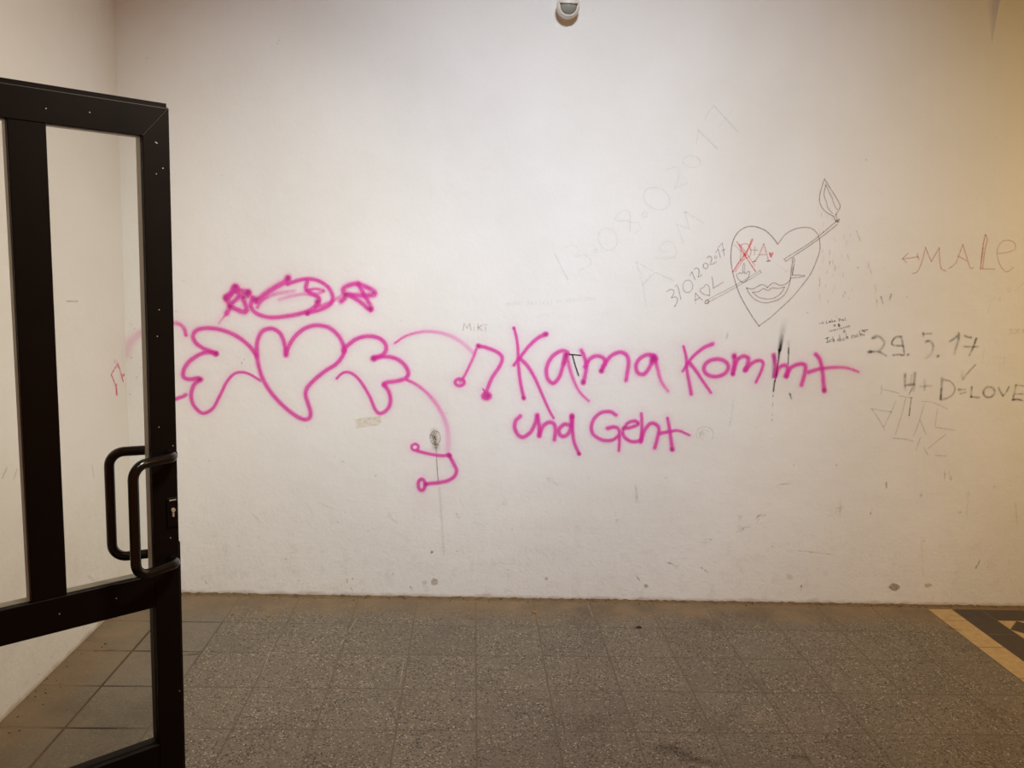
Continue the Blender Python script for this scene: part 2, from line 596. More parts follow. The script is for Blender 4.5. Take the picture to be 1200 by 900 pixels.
# ------------------------------------------------------------------ the glazed door
DW = 0.902
door_dir = Vector((0.7602, 0.6496, 0))
free_edge = Vector((-0.752, CAM.y + 2.1, 0))
hinge = free_edge - door_dir * DW
door = empty('door_1', (hinge.x, hinge.y, 0.0), math.atan2(door_dir.y, door_dir.x))
tag(door, 'dark brown framed glass door standing open at left with tubular pull handles', kind='structure')
T = 0.045
STW = 0.064


def ux(u): return DW - u


def dprism(name, poly, y0=0.0, y1=T, bev=0.0015, mat=None, parent=None):
    bm = bmesh.new()
    bm_prism(bm, poly, 'y', y0, y1, bev)
    return mesh_obj(name, bm, mat or BLACK, parent or door)


ZT, ZR = 2.097, 2.023
dprism('stile', [(ux(0), 0.008), (ux(STW), 0.008), (ux(STW), ZR), (ux(0), ZT)])
dprism('stile', [(ux(DW), 0.008), (ux(DW - STW), 0.008), (ux(DW - STW), ZR), (ux(DW), ZT)])
dprism('top_rail', [(ux(DW), ZT), (ux(0), ZT), (ux(STW), ZR), (ux(DW - STW), ZR)])
dprism('middle_rail', [(ux(STW), 0.829), (ux(DW - STW), 0.829), (ux(DW - STW), 0.917), (ux(STW), 0.917)], 0.0006, T - 0.0006)
dprism('bottom_rail', [(ux(STW), 0.008), (ux(DW - STW), 0.008), (ux(DW - STW), 0.441), (ux(STW), 0.441)], 0.0006, T - 0.0006)
bars = [(0.271, 0.347), (0.555, 0.631)]
for a, b in bars:
    dprism('glazing_bar', [(ux(a), 0.917), (ux(b), 0.917), (ux(b), ZR), (ux(a), ZR)], 0.0006, T - 0.0006)
# rebate lip behind the free edge and along the top
dprism('rebate_lip', [(ux(0.004), 0.02), (ux(-0.012), 0.02), (ux(-0.012), 0.985), (ux(-0.0075), 0.99), (ux(-0.0075), ZT + 0.004), (ux(0.004), ZT + 0.004)], T - 0.022, T + 0.001, 0.0008)
dprism('top_lip', [(ux(-0.004), ZT - 0.003), (ux(DW), ZT - 0.003), (ux(DW), ZT + 0.014), (ux(-0.004), ZT + 0.014)], T - 0.02, T + 0.001, 0.0008)
panes = [(STW, 0.271, 0.917, ZR), (0.347, 0.555, 0.917, ZR), (0.631, DW - STW, 0.917, ZR), (STW, DW - STW, 0.441, 0.829)]
for a, b, z0, z1 in panes:
    g = box('glass_pane', ux(b) - 0.006, ux(a) + 0.006, 0.009, 0.015, z0 - 0.006, z1 + 0.006, GLASS, door)
    # thin rubber gasket round the pane; upper ones pale to paint in a reflection
    bm = bmesh.new()
    w = 0.0012
    for (p, q, r, s) in ((ux(b), ux(a), z0, z0 + w), (ux(b), ux(a), z1 - w, z1), (ux(b), ux(b) + w, z0 + w, z1 - w), (ux(a) - w, ux(a), z0 + w, z1 - w)):
        bm_box(bm, p, q, 0.0155, T - 0.002, r, s)
    mesh_obj('gasket', bm, BEAD if z0 > 0.9 else BLACK, door)


def arc_pts(c, a, b, n=6):
    """quarter-bend from c+a to c+b around the corner"""
    out = []
    for i in range(n + 1):
        t = i / n * math.pi / 2
        out.append(Vector(c) + Vector(a) * (1 - math.sin(t)) + Vector(b) * (1 - math.cos(t)))
    return out


def pull_handle(side):
    """offset tubular pull: foot on the stile, arm runs sideways and out, long upright grip"""
    s = -1 if side == 'front' else 1
    y_face = 0.0 if side == 'front' else T
    foot_u, grip_u, off = 0.018, 0.132, 0.066
    zt, zb = 1.232, 0.948
    F_t = Vector((ux(foot_u), y_face, zt))
    G_t = Vector((ux(grip_u), y_face + s * off, zt))
    F_b, G_b = Vector((F_t.x, y_face, zb)), Vector((G_t.x, G_t.y, zb))
    d = (F_t - G_t)
    d2 = Vector((d.x, d.y * 0.25, 0)).normalized()
    stub_t = F_t + Vector((0, s * 0.030, 0))
    stub_b = F_b + Vector((0, s * 0.030, 0))
    pts = [F_t, F_t + Vector((0, s * 0.012, 0))]
    tow = (G_t - stub_t).normalized()
    R = 0.020
    pts += arc_pts(stub_t, Vector((0, -s * 0.015, 0)), tow * R, 5)
    RB = 0.036
    pts += arc_pts(G_t, -tow * RB, Vector((0, 0, -RB)), 7)
    pts += arc_pts(G_b, Vector((0, 0, RB)), -tow * RB, 7)
    pts += arc_pts(stub_b, tow * R, Vector((0, -s * 0.015, 0)), 5)
    pts += [F_b + Vector((0, s * 0.012, 0)), F_b]
    bm = bmesh.new()
    bm_tube(bm, pts, 0.0125, 14)
    hnd = mesh_obj('pull_handle', bm, HANDLE, door, smooth=True)
    for f in (F_t, F_b):
        bm = bmesh.new()
        bm_tube(bm, [f, f + Vector((0, s * 0.004, 0)), f + Vector((0, s * 0.006, 0))], 0.0175, 18)
        mesh_obj('mounting_collar', bm, HANDLE, hnd)
    return hnd


pull_handle('front')
pull_handle('back')
# lock: escutcheon, cylinder, scratched bolt plate
lock = box('lock_plate', ux(0.030), ux(0.002), -0.004, 0.0, 1.040, 1.118, BLACK, door, 0.001)
bm = bmesh.new()
bm_tube(bm, [(ux(0.0155), -0.009, 1.086), (ux(0.0155), -0.003, 1.086)], 0.0052, 14)
bm_box(bm, ux(0.0180), ux(0.0130), -0.008, -0.003, 1.067, 1.084, 0.001)
mesh_obj('lock_cylinder', bm, SCREW, lock)
box('slot', ux(0.024), ux(0.007), -0.0052, -0.0035, 1.1105, 1.1135, SCREW, lock)
EDGE = plain('highlight_and_seam_grey', (74, 66, 58), 0.5)
box('edge_highlight', ux(DW), ux(0.002), -0.0004, 0.002, ZT - 0.0026, ZT - 0.0012, EDGE, door)  # pale strip painting in the highlight along the front top edge
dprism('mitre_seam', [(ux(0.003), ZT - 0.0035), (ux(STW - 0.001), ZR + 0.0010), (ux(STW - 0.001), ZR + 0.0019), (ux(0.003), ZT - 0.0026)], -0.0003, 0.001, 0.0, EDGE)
# screw heads and fixing holes on the face
for u, z in ((0.034, 2.012), (0.031, 2.010), (0.018, 1.952), (0.034, 1.937), (0.036, 1.606), (0.042, 1.54), (0.044, 1.308), (0.010, 1.255), (0.022, 1.01), (0.008, 0.576), (0.18, 2.06), (0.27, 2.055), (0.16, 0.88), (0.29, 0.875)):
    bm = bmesh.new()
    bm_tube(bm, [(ux(u), -0.0014, z), (ux(u), 0.001, z)], 0.0014, 8)
    mesh_obj('screw_head', bm, SCREW, door)
# door post on the hinge side (outside the picture)
post = box('trim_2', -0.06, 0.0, -0.03, T + 0.03, -0.004, WALLH, BLACK)
post.location = (hinge.x - 0.004 * door_dir.x, hinge.y - 0.004 * door_dir.y, 0)
post.rotation_euler = (0, 0, math.atan2(door_dir.y, door_dir.x))
tag(post, 'dark door post carrying the glass door', kind='structure')

# ------------------------------------------------------------------ motion sensor at the top of the wall
sx_, sz_ = 0.4115, 2.957
sen = empty('motion_sensor', (sx_, 0.0, sz_ - 0.06))
tag(sen, 'small round white motion sensor with grey lens high on the rear wall', 'sensor')
Cn = Vector((0, -0.058, 0.062))
RS = 0.055
bm = bmesh.new()
bmesh.ops.create_uvsphere(bm, u_segments=96, v_segments=64, radius=RS, matrix=Matrix.Translation(Cn))
ax_f = Vector((0, -math.cos(math.radians(20)), -math.sin(math.radians(20))))
ax_u = Vector((0, -math.sin(math.radians(20)), math.cos(math.radians(20))))
kill = []
for f in bm.faces:
    q = (f.calc_center_median() - Cn) / RS
    a, b, c = q.dot(ax_f), q.x, q.dot(ax_u)
    if a > 0 and c < 0.33 and abs(b / 0.82) ** 2.3 + abs((c - 0.33) / 0.98) ** 2.3 < 1: kill.append(f)
bmesh.ops.delete(bm, geom=kill, context='FACES')
hs = mesh_obj('housing', bm, PLASTIC, sen, smooth=True)
md = hs.modifiers.new('thickness', 'SOLIDIFY')
md.thickness = 0.007
md.offset = -1
bm = bmesh.new()
bmesh.ops.create_uvsphere(bm, u_segments=32, v_segments=20, radius=RS * 0.83, matrix=Matrix.Translation(Cn))
mesh_obj('lens', bm, LENS, sen, smooth=True)
bm = bmesh.new()
bm_tube(bm, [(0, 0.0, 0.058), (0, -0.012, 0.058), (0, -0.018, 0.058)], 0.046, 36)
bm_tube(bm, [(0, -0.016, 0.060), (0, -0.03, 0.061)], 0.03, 24)
mesh_obj('base', bm, PLASTIC, sen)

# ------------------------------------------------------------------ scraps on the floor
for (px, py), lab, mt, s in (((626, 718), 'tiny tan paper scrap on the floor near the wall', TANBIT, 0.013), ((748.5, 736), 'tiny black scrap lying on the speckled floor slabs', DARKBIT, 0.014)):
    c = on_floor(px, py)
    bm = bmesh.new()
    bmesh.ops.create_icosphere(bm, subdivisions=2, radius=1.0)
    for v in bm.verts:
        k = 1 + random.uniform(-0.25, 0.25)
        v.co = Vector((v.co.x * s * k, v.co.y * s * 0.6 * k, (v.co.z + 1) * s * 0.35 * k))
    o = mesh_obj('litter_scrap', bm, mt)
    o.location = c
    o.rotation_euler = (0, 0, random.uniform(-0.6, 0.2))
    tag(o, lab, 'litter')

# ------------------------------------------------------------------ marks on the walls
CROP = {'A': (120, 310, 4.5), 'B': (220, 310, 4.2857), 'C': (440, 360, 3.75), 'D': (580, 360, 4.7375), 'E': (780, 360, 5.0), 'F': (820, 200, 4.739),
        'G': (1000, 260, 6.0), 'I': (620, 110, 3.461), 'J': (770, 280, 10.0), 'K': (940, 340, 11.25), 'L': (560, 330, 6.0), 'M': (1000, 380, 9.0),
        'N': (1090, 380, 9.0), 'O': (1000, 440, 7.5), 'P': (850, 255, 6.925), 'Q': (120, 370, 8.1818), 'X': (0, 0, 1.0)}


WMUL = {'pink_spray_paint': 1.18, 'deep_pink_spray_paint': 1.1, 'brown_black_charcoal': 1.4, 'brown_pen': 1.05, 'black_marker': 0.95, 'dry_pink_spray': 1.6}


def st(crop, pts, w, a=1.0, w2=None, a2=None, closed=False, straight=False):
    """one stroke: wall points, width in 1200-frame pixels at both ends, density at both ends"""
    ox, oy, s = CROP[crop]
    return dict(p=[(ox + x / s, oy + y / s) for x, y in pts], w=(w, w if w2 is None else w2), a=(a, a if a2 is None else a2), closed=closed, straight=straight)


def ell(crop, cx, cy_, rx, ry, w, a=1.0, rot=0.0, n=14, t0=0.0, t1=1.0):
    c, s = math.cos(rot), math.sin(rot)
    full = (t1 - t0) >= 0.999
    k = n if full else n + 1
    pts = []
    for i in range(k):
        t = 2 * math.pi * (t0 + (t1 - t0) * i / n)
        x, y = rx * math.cos(t), ry * math.sin(t)
        pts.append((cx + x * c - y * s, cy_ + x * s + y * c))
    return st(crop, pts, w, a, closed=full)


def dot(crop, x, y, w, a=1.0):
    return dict(st(crop, [(x, y), (x + 0.6, y + 0.3)], w, a), deep=1.0)


def segs(crop, lines, w, a=1.0):
    return [st(crop, l, w, a) for l in lines]


def poly(crop, pts, a=1.0):
    ox, oy, s = CROP[crop]
    return dict(fill=[(ox + x / s, oy + y / s) for x, y in pts], a=(a, a))


def smooth_pts(P, closed, n=6):
    if len(P) < 3: return [P[0].lerp(P[-1], i / n) for i in range(n + 1)]
    out = []
    m = len(P)
    for i in range(m if closed else m - 1):
        p1, p2 = P[i], P[(i + 1) % m]
        p0 = P[(i - 1) % m] if (closed or i > 0) else p1 + (p1 - p2)
        p3 = P[(i + 2) % m] if (closed or i < m - 2) else p2 + (p2 - p1)
        for k in range(n):
            t = k / n
            out.append(0.5 * ((2 * p1) + (p2 - p0) * t + (2 * p0 - 5 * p1 + 4 * p2 - p3) * t * t + (3 * p1 - p0 - 3 * p2 + p3) * t ** 3))
    out.append(P[0] if closed else P[-1])
    return out


STEP = 0.00012


def build_marks(name, strokes, mat, parent, origin, base_off, onto=on_back, wmul=1.0, amul=1.0):
    """all strokes of one mark -> one mesh of ribbons lying on the wall"""
    verts, faces, attr, deeps = [], [], [], []
    left = onto is on_left
    deep_now = 0.0
    nrm = Vector((1, 0, 0)) if left else Vector((0, -1, 0))
    off = base_off
    flo = onto is on_floor
    if flo: nrm = Vector((0, 0, 1))
    for s in strokes:
        off += STEP
        deeps += [deep_now] * (len(verts) - len(deeps))
        deep_now = s.get('deep', 0.0)
        if 'fill' in s:
            P = [onto(*q, off) for q in s['fill']]
            c = sum(P, Vector()) / len(P)
            i0 = len(verts)
            verts.append(c); attr.append((0, s['a'][0]))
            for q in P:
                verts.append(c.lerp(q, 0.75)); attr.append((0.0, s['a'][0]))
            for q in P:
                verts.append(q); attr.append((1.0, s['a'][0]))
            m = len(P)
            for i in range(m):
                j = (i + 1) % m
                faces.append((i0, i0 + 1 + i, i0 + 1 + j))
                faces.append((i0 + 1 + i, i0 + 1 + m + i, i0 + 1 + m + j, i0 + 1 + j))
            continue
        chains = [s['p']]
        if s['straight']: chains = [s['p'][i:i + 2] for i in range(len(s['p']) - 1)]
        for ch in chains:
            W = [onto(*q, off) for q in ch]
            pts = smooth_pts(W, s['closed'], 6 if len(ch) > 2 else 3)
            k = len(pts)
            scale = (pts[0] - CAM).dot(FWD) / FPX * wmul / 2
            tl, tr = [], []
            for i in range(k):
                if s['closed']: t = pts[(i + 1) % (k - 1)] - pts[(i - 1) % (k - 1)]
                else: t = pts[min(i + 1, k - 1)] - pts[max(i - 1, 0)]
                if t.length < 1e-9: t = Vector((0, 1, 0)) if left else Vector((1, 0, 0))
                tl.append(t.normalized())
            i0 = len(verts)
            for i in range(k):
                f = i / max(1, k - 1)
                hw = scale * (s['w'][0] * (1 - f) + s['w'][1] * f)
                al = amul * (s['a'][0] * (1 - f) + s['a'][1] * f)
                side = nrm.cross(tl[i]) * hw
                verts += [pts[i] - side, pts[i], pts[i] + side]
                attr += [(1, al), (0, al), (1, al)]
                if i:
                    b, a_ = i0 + 3 * i, i0 + 3 * (i - 1)
                    faces += [(a_, a_ + 1, b + 1, b), (a_ + 1, a_ + 2, b + 2, b + 1)]
            if not s['closed']:
                for i, sg in ((0, -1), (k - 1, 1)):
                    hw = scale * s['w'][0 if i == 0 else 1]
                    al = amul * s['a'][0 if i == 0 else 1]
                    side = nrm.cross(tl[i])
                    ids = []
                    for q in range(1, 6):
                        an = math.pi * q / 6
                        verts.append(pts[i] + hw * (-side * math.cos(an) + sg * tl[i] * math.sin(an)))
                        attr.append((1, al))
                        ids.append(len(verts) - 1)
                    c = i0 + 3 * i
                    loop = [c] + ids + [c + 2]
                    for q in range(len(loop) - 1): faces.append((c + 1, loop[q], loop[q + 1]))
    me = bpy.data.meshes.new(name)
    me.from_pydata([tuple(v - origin) for v in verts], [], faces)
    # every face turned to the room
    bm = bmesh.new()
    bm.from_mesh(me)
    for f in bm.faces:
        f.normal_update()
        if f.normal.dot(nrm) < 0: f.normal_flip()
    bm.to_mesh(me)
    bm.free()
    ca = me.attributes.new('mark', 'FLOAT_COLOR', 'POINT')
    deeps += [deep_now] * (len(verts) - len(deeps))
    for i, (d, al) in enumerate(attr): ca.data[i].color = (d, al, deeps[i], 1)
    me.materials.append(mat)
    return link(bpy.data.objects.new(name, me), parent)


LAYER = [0]
HAZE_PTS = []


def graffito(name, label, cat, parts, mat, group=None, haze=0.0, onto=on_back, layer=None):
    """parts: list of (part name, strokes[, material]); one part -> the thing is that mesh"""
    if layer is None:
        LAYER[0] += 1
        layer = LAYER[0] % 5
    base = 0.0007 + 0.0003 * layer
    allp = [onto(*q) for pt in parts for s in pt[1] for q in (s['p'] if 'p' in s else s['fill'])]
    cx = sum(p.x for p in allp) / len(allp)
    yy = sum(p.y for p in allp) / len(allp) if onto is on_left else 0.0
    org = Vector((-1.70 if onto is on_left else cx, yy, min(p.z for p in allp)))
    if len(parts) == 1 and not haze:
        m_ = parts[0][2] if len(parts[0]) > 2 else mat
        o = build_marks(name, parts[0][1], m_, None, org, base, onto, WMUL.get(m_.name, 1.0))
        o.location = org
        if parts[0][0] == 'fleck': o['kind'] = 'stuff'
        return tag(o, label, cat, group)
    root = empty(name, org)
    tag(root, label, cat, group)
    for i, pt in enumerate(parts):
        m_ = pt[2] if len(pt) > 2 else mat
        o = build_marks(pt[0], pt[1], m_, root, org, base + 0.00005 * i, onto, WMUL.get(m_.name, 1.0))
        if pt[0] in ('row', 'fleck', 'stroke_bundle'): o['kind'] = 'stuff'
    if haze:
        for pt in parts:
            for q in pt[1]:
                if 'p' in q: HAZE_PTS.extend((v, haze) for v in smooth_pts([onto(*w) for w in q['p']], q['closed'], 4))
    return root


# --- pink spray: winged heart
V = 8.6
graffito('winged_heart_drawing', 'large pink sprayed heart with two feathered wings beside the open door', 'graffiti', [
    ('heart', [st('B', [(492, 455), (488, 410), (470, 355), (440, 327), (405, 322), (370, 340), (350, 385), (347, 430), (352, 490), (375, 570), (420, 645), (480, 710), (540, 758), (585, 778), (612, 768), (616, 740), (605, 700), (592, 655), (600, 620), (635, 580), (690, 535), (745, 500), (780, 455), (785, 420)], V),
               st('B', [(495, 452), (508, 410), (540, 360), (590, 320), (650, 305), (710, 318), (755, 355), (780, 400), (785, 435)], V)]),
    ('wing', [st('A', [(812, 480), (780, 435), (720, 385), (640, 348), (560, 335), (500, 345), (478, 375), (490, 410), (530, 440), (570, 458), (600, 470)], V),
              st('A', [(600, 468), (560, 462), (510, 475), (455, 515), (428, 560), (430, 595), (465, 605), (500, 600), (520, 605)], V),
              st('A', [(505, 612), (480, 640), (468, 690), (480, 740), (515, 778), (545, 782), (585, 755), (620, 690), (655, 620), (690, 580), (725, 568), (770, 575), (830, 610)], V, w2=5),
              dot('A', 598, 470, 9.5), dot('A', 512, 606, 10)]),
    ('wing', [st('B', [(785, 430), (800, 410), (845, 375), (900, 360), (955, 367), (990, 395), (995, 430), (975, 455), (935, 470)], V),
              st('B', [(935, 470), (980, 462), (1040, 470), (1085, 500), (1107, 540), (1095, 570), (1050, 585), (1000, 592), (985, 605)], V),
              st('B', [(985, 600), (1010, 640), (1018, 690), (1000, 730), (965, 748), (940, 725), (915, 665), (870, 590), (830, 550), (795, 540), (770, 550), (748, 572)], V, w2=5),
              dot('B', 932, 472, 11)]),
], PINK, haze=0.085, layer=1)
# --- halo with stars
graffito('halo_drawing', 'pink sprayed ring scribble with a star on either side above the heart', 'graffiti', [
    ('ring', [st('B', [(345, 185), (400, 140), (450, 108), (490, 85), (505, 65)], 11.5), st('B', [(500, 98), (560, 78), (610, 72), (665, 85), (710, 120), (728, 165), (715, 200), (670, 225), (600, 245)], 8),
              st('B', [(325, 165), (318, 210), (345, 245), (410, 265), (490, 260), (570, 245), (620, 225), (650, 200), (660, 170), (630, 150), (595, 125), (600, 85)], 8.5),
              st('B', [(350, 215), (370, 185), (420, 155), (480, 140), (535, 133)], 6.5, 0.9, a2=0.4), st('B', [(460, 175), (520, 158), (580, 148), (630, 150), (685, 132), (640, 122), (595, 130)], 6, 0.4, a2=0.95),
              st('B', [(640, 215), (700, 195), (750, 170), (785, 150)], 7, 0.9, a2=0.5), dot('B', 503, 70, 10), dot('B', 600, 245, 8.5), dot('B', 340, 175, 12), dot('B', 650, 187, 10)]),
    ('star', [st('B', [(195, 245), (212, 205), (190, 168), (215, 145), (238, 108), (262, 130), (305, 138), (300, 158), (272, 158), (285, 190), (296, 225), (282, 238), (245, 225), (212, 208)], 10.5),
              dot('B', 238, 112, 11), dot('B', 304, 140, 11), dot('B', 192, 166, 11), st('B', [(225, 190), (255, 160), (240, 130), (205, 165)], 9.5), st('B', [(196, 245), (175, 270), (155, 295)], 4.5, 0.8, 2.5, 0.5)]),
    ('star', [st('B', [(770, 185), (792, 160), (780, 128), (800, 108), (845, 97), (890, 110), (935, 135), (932, 152), (870, 155), (800, 150)], 10),
              st('B', [(855, 95), (885, 150), (920, 212), (915, 228), (870, 190), (815, 155)], 9), dot('B', 918, 222, 8.5)]),
], PINK, haze=0.09, layer=2)
# --- arcs ending in music notes
graffito('music_note_drawing', 'pink sprayed double music note hanging from an arc right of the heart', 'graffiti', [
    ('arc', [st('C', [(85, 158), (130, 128), (190, 110), (250, 107), (320, 122), (380, 155), (432, 202)], 4.5, 0.9, 7.5, 0.35)]),
    ('note', [st('C', [(443, 185), (428, 225), (402, 280), (382, 318)], 5.5, 0.9), ell('C', 370, 330, 20, 15, 6.5), dot('C', 372, 328, 6, .75), st('C', [(452, 170), (490, 178), (540, 200), (557, 225), (545, 260), (515, 305), (495, 350), (488, 372)], 7.5), dot('C', 452, 170, 9),
              ell('C', 488, 390, 15, 11, 8.5), dot('C', 490, 390, 9), st('C', [(472, 358), (482, 375)], 3)]),
], PINK, haze=0.08, layer=3)
graffito('music_note_drawing', 'pink sprayed music note lying on its side at the end of the lower arc', 'graffiti', [
    ('arc', [st('C', [(135, 318), (180, 340), (235, 385), (280, 445), (310, 510), (320, 570), (318, 635)], 6, 0.95, 9, 0.22)]),
    ('note', [ell('C', 174, 615, 15, 14, 5.5), st('C', [(185, 632), (240, 645), (290, 652), (325, 650)], 6.5), st('C', [(322, 648), (345, 690), (356, 720), (340, 750), (295, 768), (225, 776)], 7.5), ell('C', 203, 780, 15, 25, 7), dot('C', 325, 652, 8), dot('C', 220, 778, 7)]),
], PINK, haze=0.08, layer=4)
graffito('feather_stroke', 'short pink sprayed curve half hidden behind the door stile', 'graffiti', [
    ('stroke', [st('Q', [(800, 185), (790, 140), (765, 100), (720, 75), (640, 70), (540, 80), (440, 105)], 7.5, 1.0, 8, 0.5)]),
    ('tail', [st('Q', [(440, 120), (370, 165), (290, 230), (245, 300), (225, 380)], 10, 0.3, 14, 0.08)]),
], PINK, haze=0.08, layer=0)
graffito('feather_stroke', 'small pink sprayed stub beside the door edge, below the wing tip', 'graffiti', [
    ('stroke', [st('Q', [(800, 758), (770, 775), (700, 800), (640, 840)], 7.5)])], PINK, layer=0)
graffito('music_note_drawing', 'small thin pink music note on the left wall seen through the glass', 'graffiti', [
    ('note', [st('Q', [(140, 755), (132, 690), (112, 630), (86, 568)], 3.6, 1, 2.2), st('Q', [(86, 568), (110, 520), (145, 470)], 2.8, 0.9), st('Q', [(145, 470), (165, 510), (180, 560), (200, 630)], 2.8, 1), st('Q', [(185, 580), (210, 565)], 3.0, 1), st('Q', [(135, 750), (135, 660)], 3.6, .9),
              st('Q', [(120, 440), (160, 480)], 5, .25)])], PINKCHALK, onto=on_left, layer=0)

# --- the pink words
W_ = 8.2
graffito('spray_lettering', 'largest pink sprayed word, four letters opening the upper line with a tall K', 'graffiti', [
    ('letter', [st('D', [(105, 115), (120, 170), (128, 240), (130, 320), (142, 420), (160, 505)], 5.5, w2=7.5), st('D', [(285, 148), (240, 170), (190, 215), (150, 265), (105, 322)], W_, w2=6), st('D', [(140, 285), (180, 325), (220, 390), (260, 480), (300, 570), (325, 615)], W_, w2=5), dot('D', 280, 150, 9), dot('D', 105, 116, 5), dot('D', 160, 503, 7.5)]),
    ('letter', [st('D', [(405, 255), (390, 244), (360, 245), (315, 278), (287, 335), (292, 395), (325, 422), (358, 385), (378, 320), (390, 265)], W_), st('D', [(385, 312), (398, 255), (410, 320), (435, 400), (470, 470), (520, 520)], W_, .95, 5.5, .8)]),
    ('letter', [st('D', [(480, 240), (500, 285), (508, 330), (500, 380), (490, 420)], W_), st('D', [(500, 330), (530, 285), (570, 270), (605, 285), (610, 315), (590, 355)], W_), st('D', [(600, 330), (640, 275), (690, 250), (730, 265), (742, 310), (728, 405)], W_), dot('D', 592, 352, 9), dot('D', 490, 415, 9)]),
    ('letter', [st('D', [(885, 268), (840, 265), (800, 290), (783, 330), (795, 365), (830, 370), (860, 330), (885, 280)], W_), st('D', [(872, 272), (892, 288), (872, 300)], 10), st('D', [(890, 290), (905, 350), (925, 415), (960, 465)], W_, .95, 6, .7), dot('D', 882, 285, 13)]),
], PINK, haze=0.085, layer=1)
graffito('spray_lettering', 'pink sprayed word at the right end of the upper line, scorched across', 'graffiti', [
    ('letter', [st('E', [(105, 230), (120, 290), (125, 370), (140, 450), (150, 508)], 5.5, w2=7.5), st('E', [(275, 215), (220, 240), (160, 290), (120, 345), (100, 375)], W_, w2=5), st('E', [(140, 325), (180, 375), (220, 435), (265, 500)], W_, w2=5.5)]),
    ('letter', [ell('E', 296, 355, 72, 51, W_, rot=-0.12)]),
    ('letter', [st('E', [(402, 282), (403, 330), (393, 392)], W_), dot('E', 395, 388, 8), dot('E', 468, 366, 9), dot('E', 402, 288, 9), st('E', [(400, 365), (420, 310), (455, 287), (484, 298), (480, 335), (466, 368)], W_), st('E', [(470, 365), (510, 325), (550, 312), (572, 328), (560, 375), (530, 438)], W_, w2=5.5)]),
    ('letter', [st('E', [(632, 280), (645, 340), (640, 402)], W_), dot('E', 706, 403, 9), st('E', [(645, 402), (662, 358), (695, 340), (715, 355), (708, 405)], W_), st('E', [(710, 395), (740, 350), (790, 332), (818, 342), (815, 390), (797, 455)], W_)]),
    ('letter', [st('E', [(880, 275), (905, 310), (920, 380), (925, 440), (930, 490)], W_), st('E', [(838, 380), (900, 362), (980, 352), (1060, 355), (1130, 378)], W_, w2=5, a2=.8), dot('E', 930, 487, 8.5)]),
], PINK, haze=0.085, layer=2)
graffito('spray_lettering', 'small pink sprayed three-letter word at the start of the lower line', 'graffiti', [
    ('letter', [st('D', [(140, 605), (115, 632), (110, 670), (130, 710), (160, 720), (200, 690), (225, 640), (235, 600)], W_), st('D', [(235, 600), (246, 660), (246, 715)], W_)]),
    ('letter', [st('D', [(247, 710), (265, 665), (295, 640), (325, 645), (336, 680), (330, 735)], W_)]),
    ('letter', [st('D', [(415, 655), (385, 650), (355, 680), (365, 712), (395, 712), (420, 675), (428, 605)], W_), st('D', [(428, 600), (430, 680), (440, 750), (468, 815)], W_, w2=6.5), dot('D', 427, 608, 9), dot('D', 466, 812, 7)]),
], PINK, haze=0.085, layer=3)
graffito('spray_lettering', 'pink sprayed four-letter word with round capital G on the lower line', 'graffiti', [
    ('letter', [st('D', [(672, 598), (640, 580), (590, 585), (550, 620), (535, 670), (550, 710), (600, 738), (650, 738), (685, 715)], W_ - 1), st('D', [(625, 672), (660, 665), (688, 680), (691, 740), (688, 795)], W_, w2=6)]),
    ('letter', [st('D', [(715, 672), (750, 668), (795, 650), (780, 632), (740, 642), (712, 680), (715, 715), (750, 743), (790, 745), (812, 735)], W_ - 1)]),
    ('letter', [st('D', [(813, 592), (816, 660), (810, 750)], 6.5), st('D', [(812, 740), (830, 685), (865, 645), (900, 655), (910, 690), (888, 780)], W_ - .5)]),
    ('letter', [st('D', [(958, 615), (970, 680), (985, 790)], 6, w2=8), st('D', [(920, 700), (970, 690), (1020, 685), (1080, 710)], W_ - .5, w2=4.5), dot('D', 984, 788, 8.5)]),
], PINK, haze=0.085, layer=4)
graffito('scorch_mark', 'black sooty scorch streaks burnt across the pink word', 'scorch mark', [
    ('soot', [st('E', [(700, 80), (684, 150), (668, 245)], 13, 0.06, 8, 0.6), st('E', [(684, 170), (670, 250)], 6, .25, 5.5, 1), st('E', [(682, 200), (668, 258)], 4, .4, 5, 1), st('E', [(668, 250), (660, 330)], 5.5, 1, 2.5, .95), st('E', [(658, 330), (648, 400), (640, 435)], 2.4, .9, 2.6, 1), st('E', [(640, 430), (632, 492)], 3.4, 1, 3.2, 1),
              st('E', [(640, 275), (632, 340), (630, 410)], 7, .3, 6, .35), ]), ('soot', [st('E', [(722, 200), (721, 270)], 6, .15, 4, .5), st('E', [(721, 240), (719, 332)], 3.0, .7, 2.4, .95)]), ('drip', [st('E', [(630, 515), (629, 525)], 1.8, .7)]), ('drip', [st('E', [(629, 560), (628, 580)], 1.6, .6)]), ('drip', [st('E', [(625, 625), (624, 635)], 1.6, .5)]), ('drip', [st('E', [(622, 655), (622, 668)], 1.6, .6)]), ('drip', [st('E', [(726, 505), (738, 535)], 3.2, .7), dot('E', 731, 512, 4, .6)])], SOOT, layer=4)
graffito('marker_stroke', 'short black marker corner between two pink letters', 'graffiti', [
    ('stroke', [st('D', [(430, 264), (445, 320), (465, 380)], 2.6), st('D', [(412, 262), (478, 267)], 2.4)])], INK, layer=3)

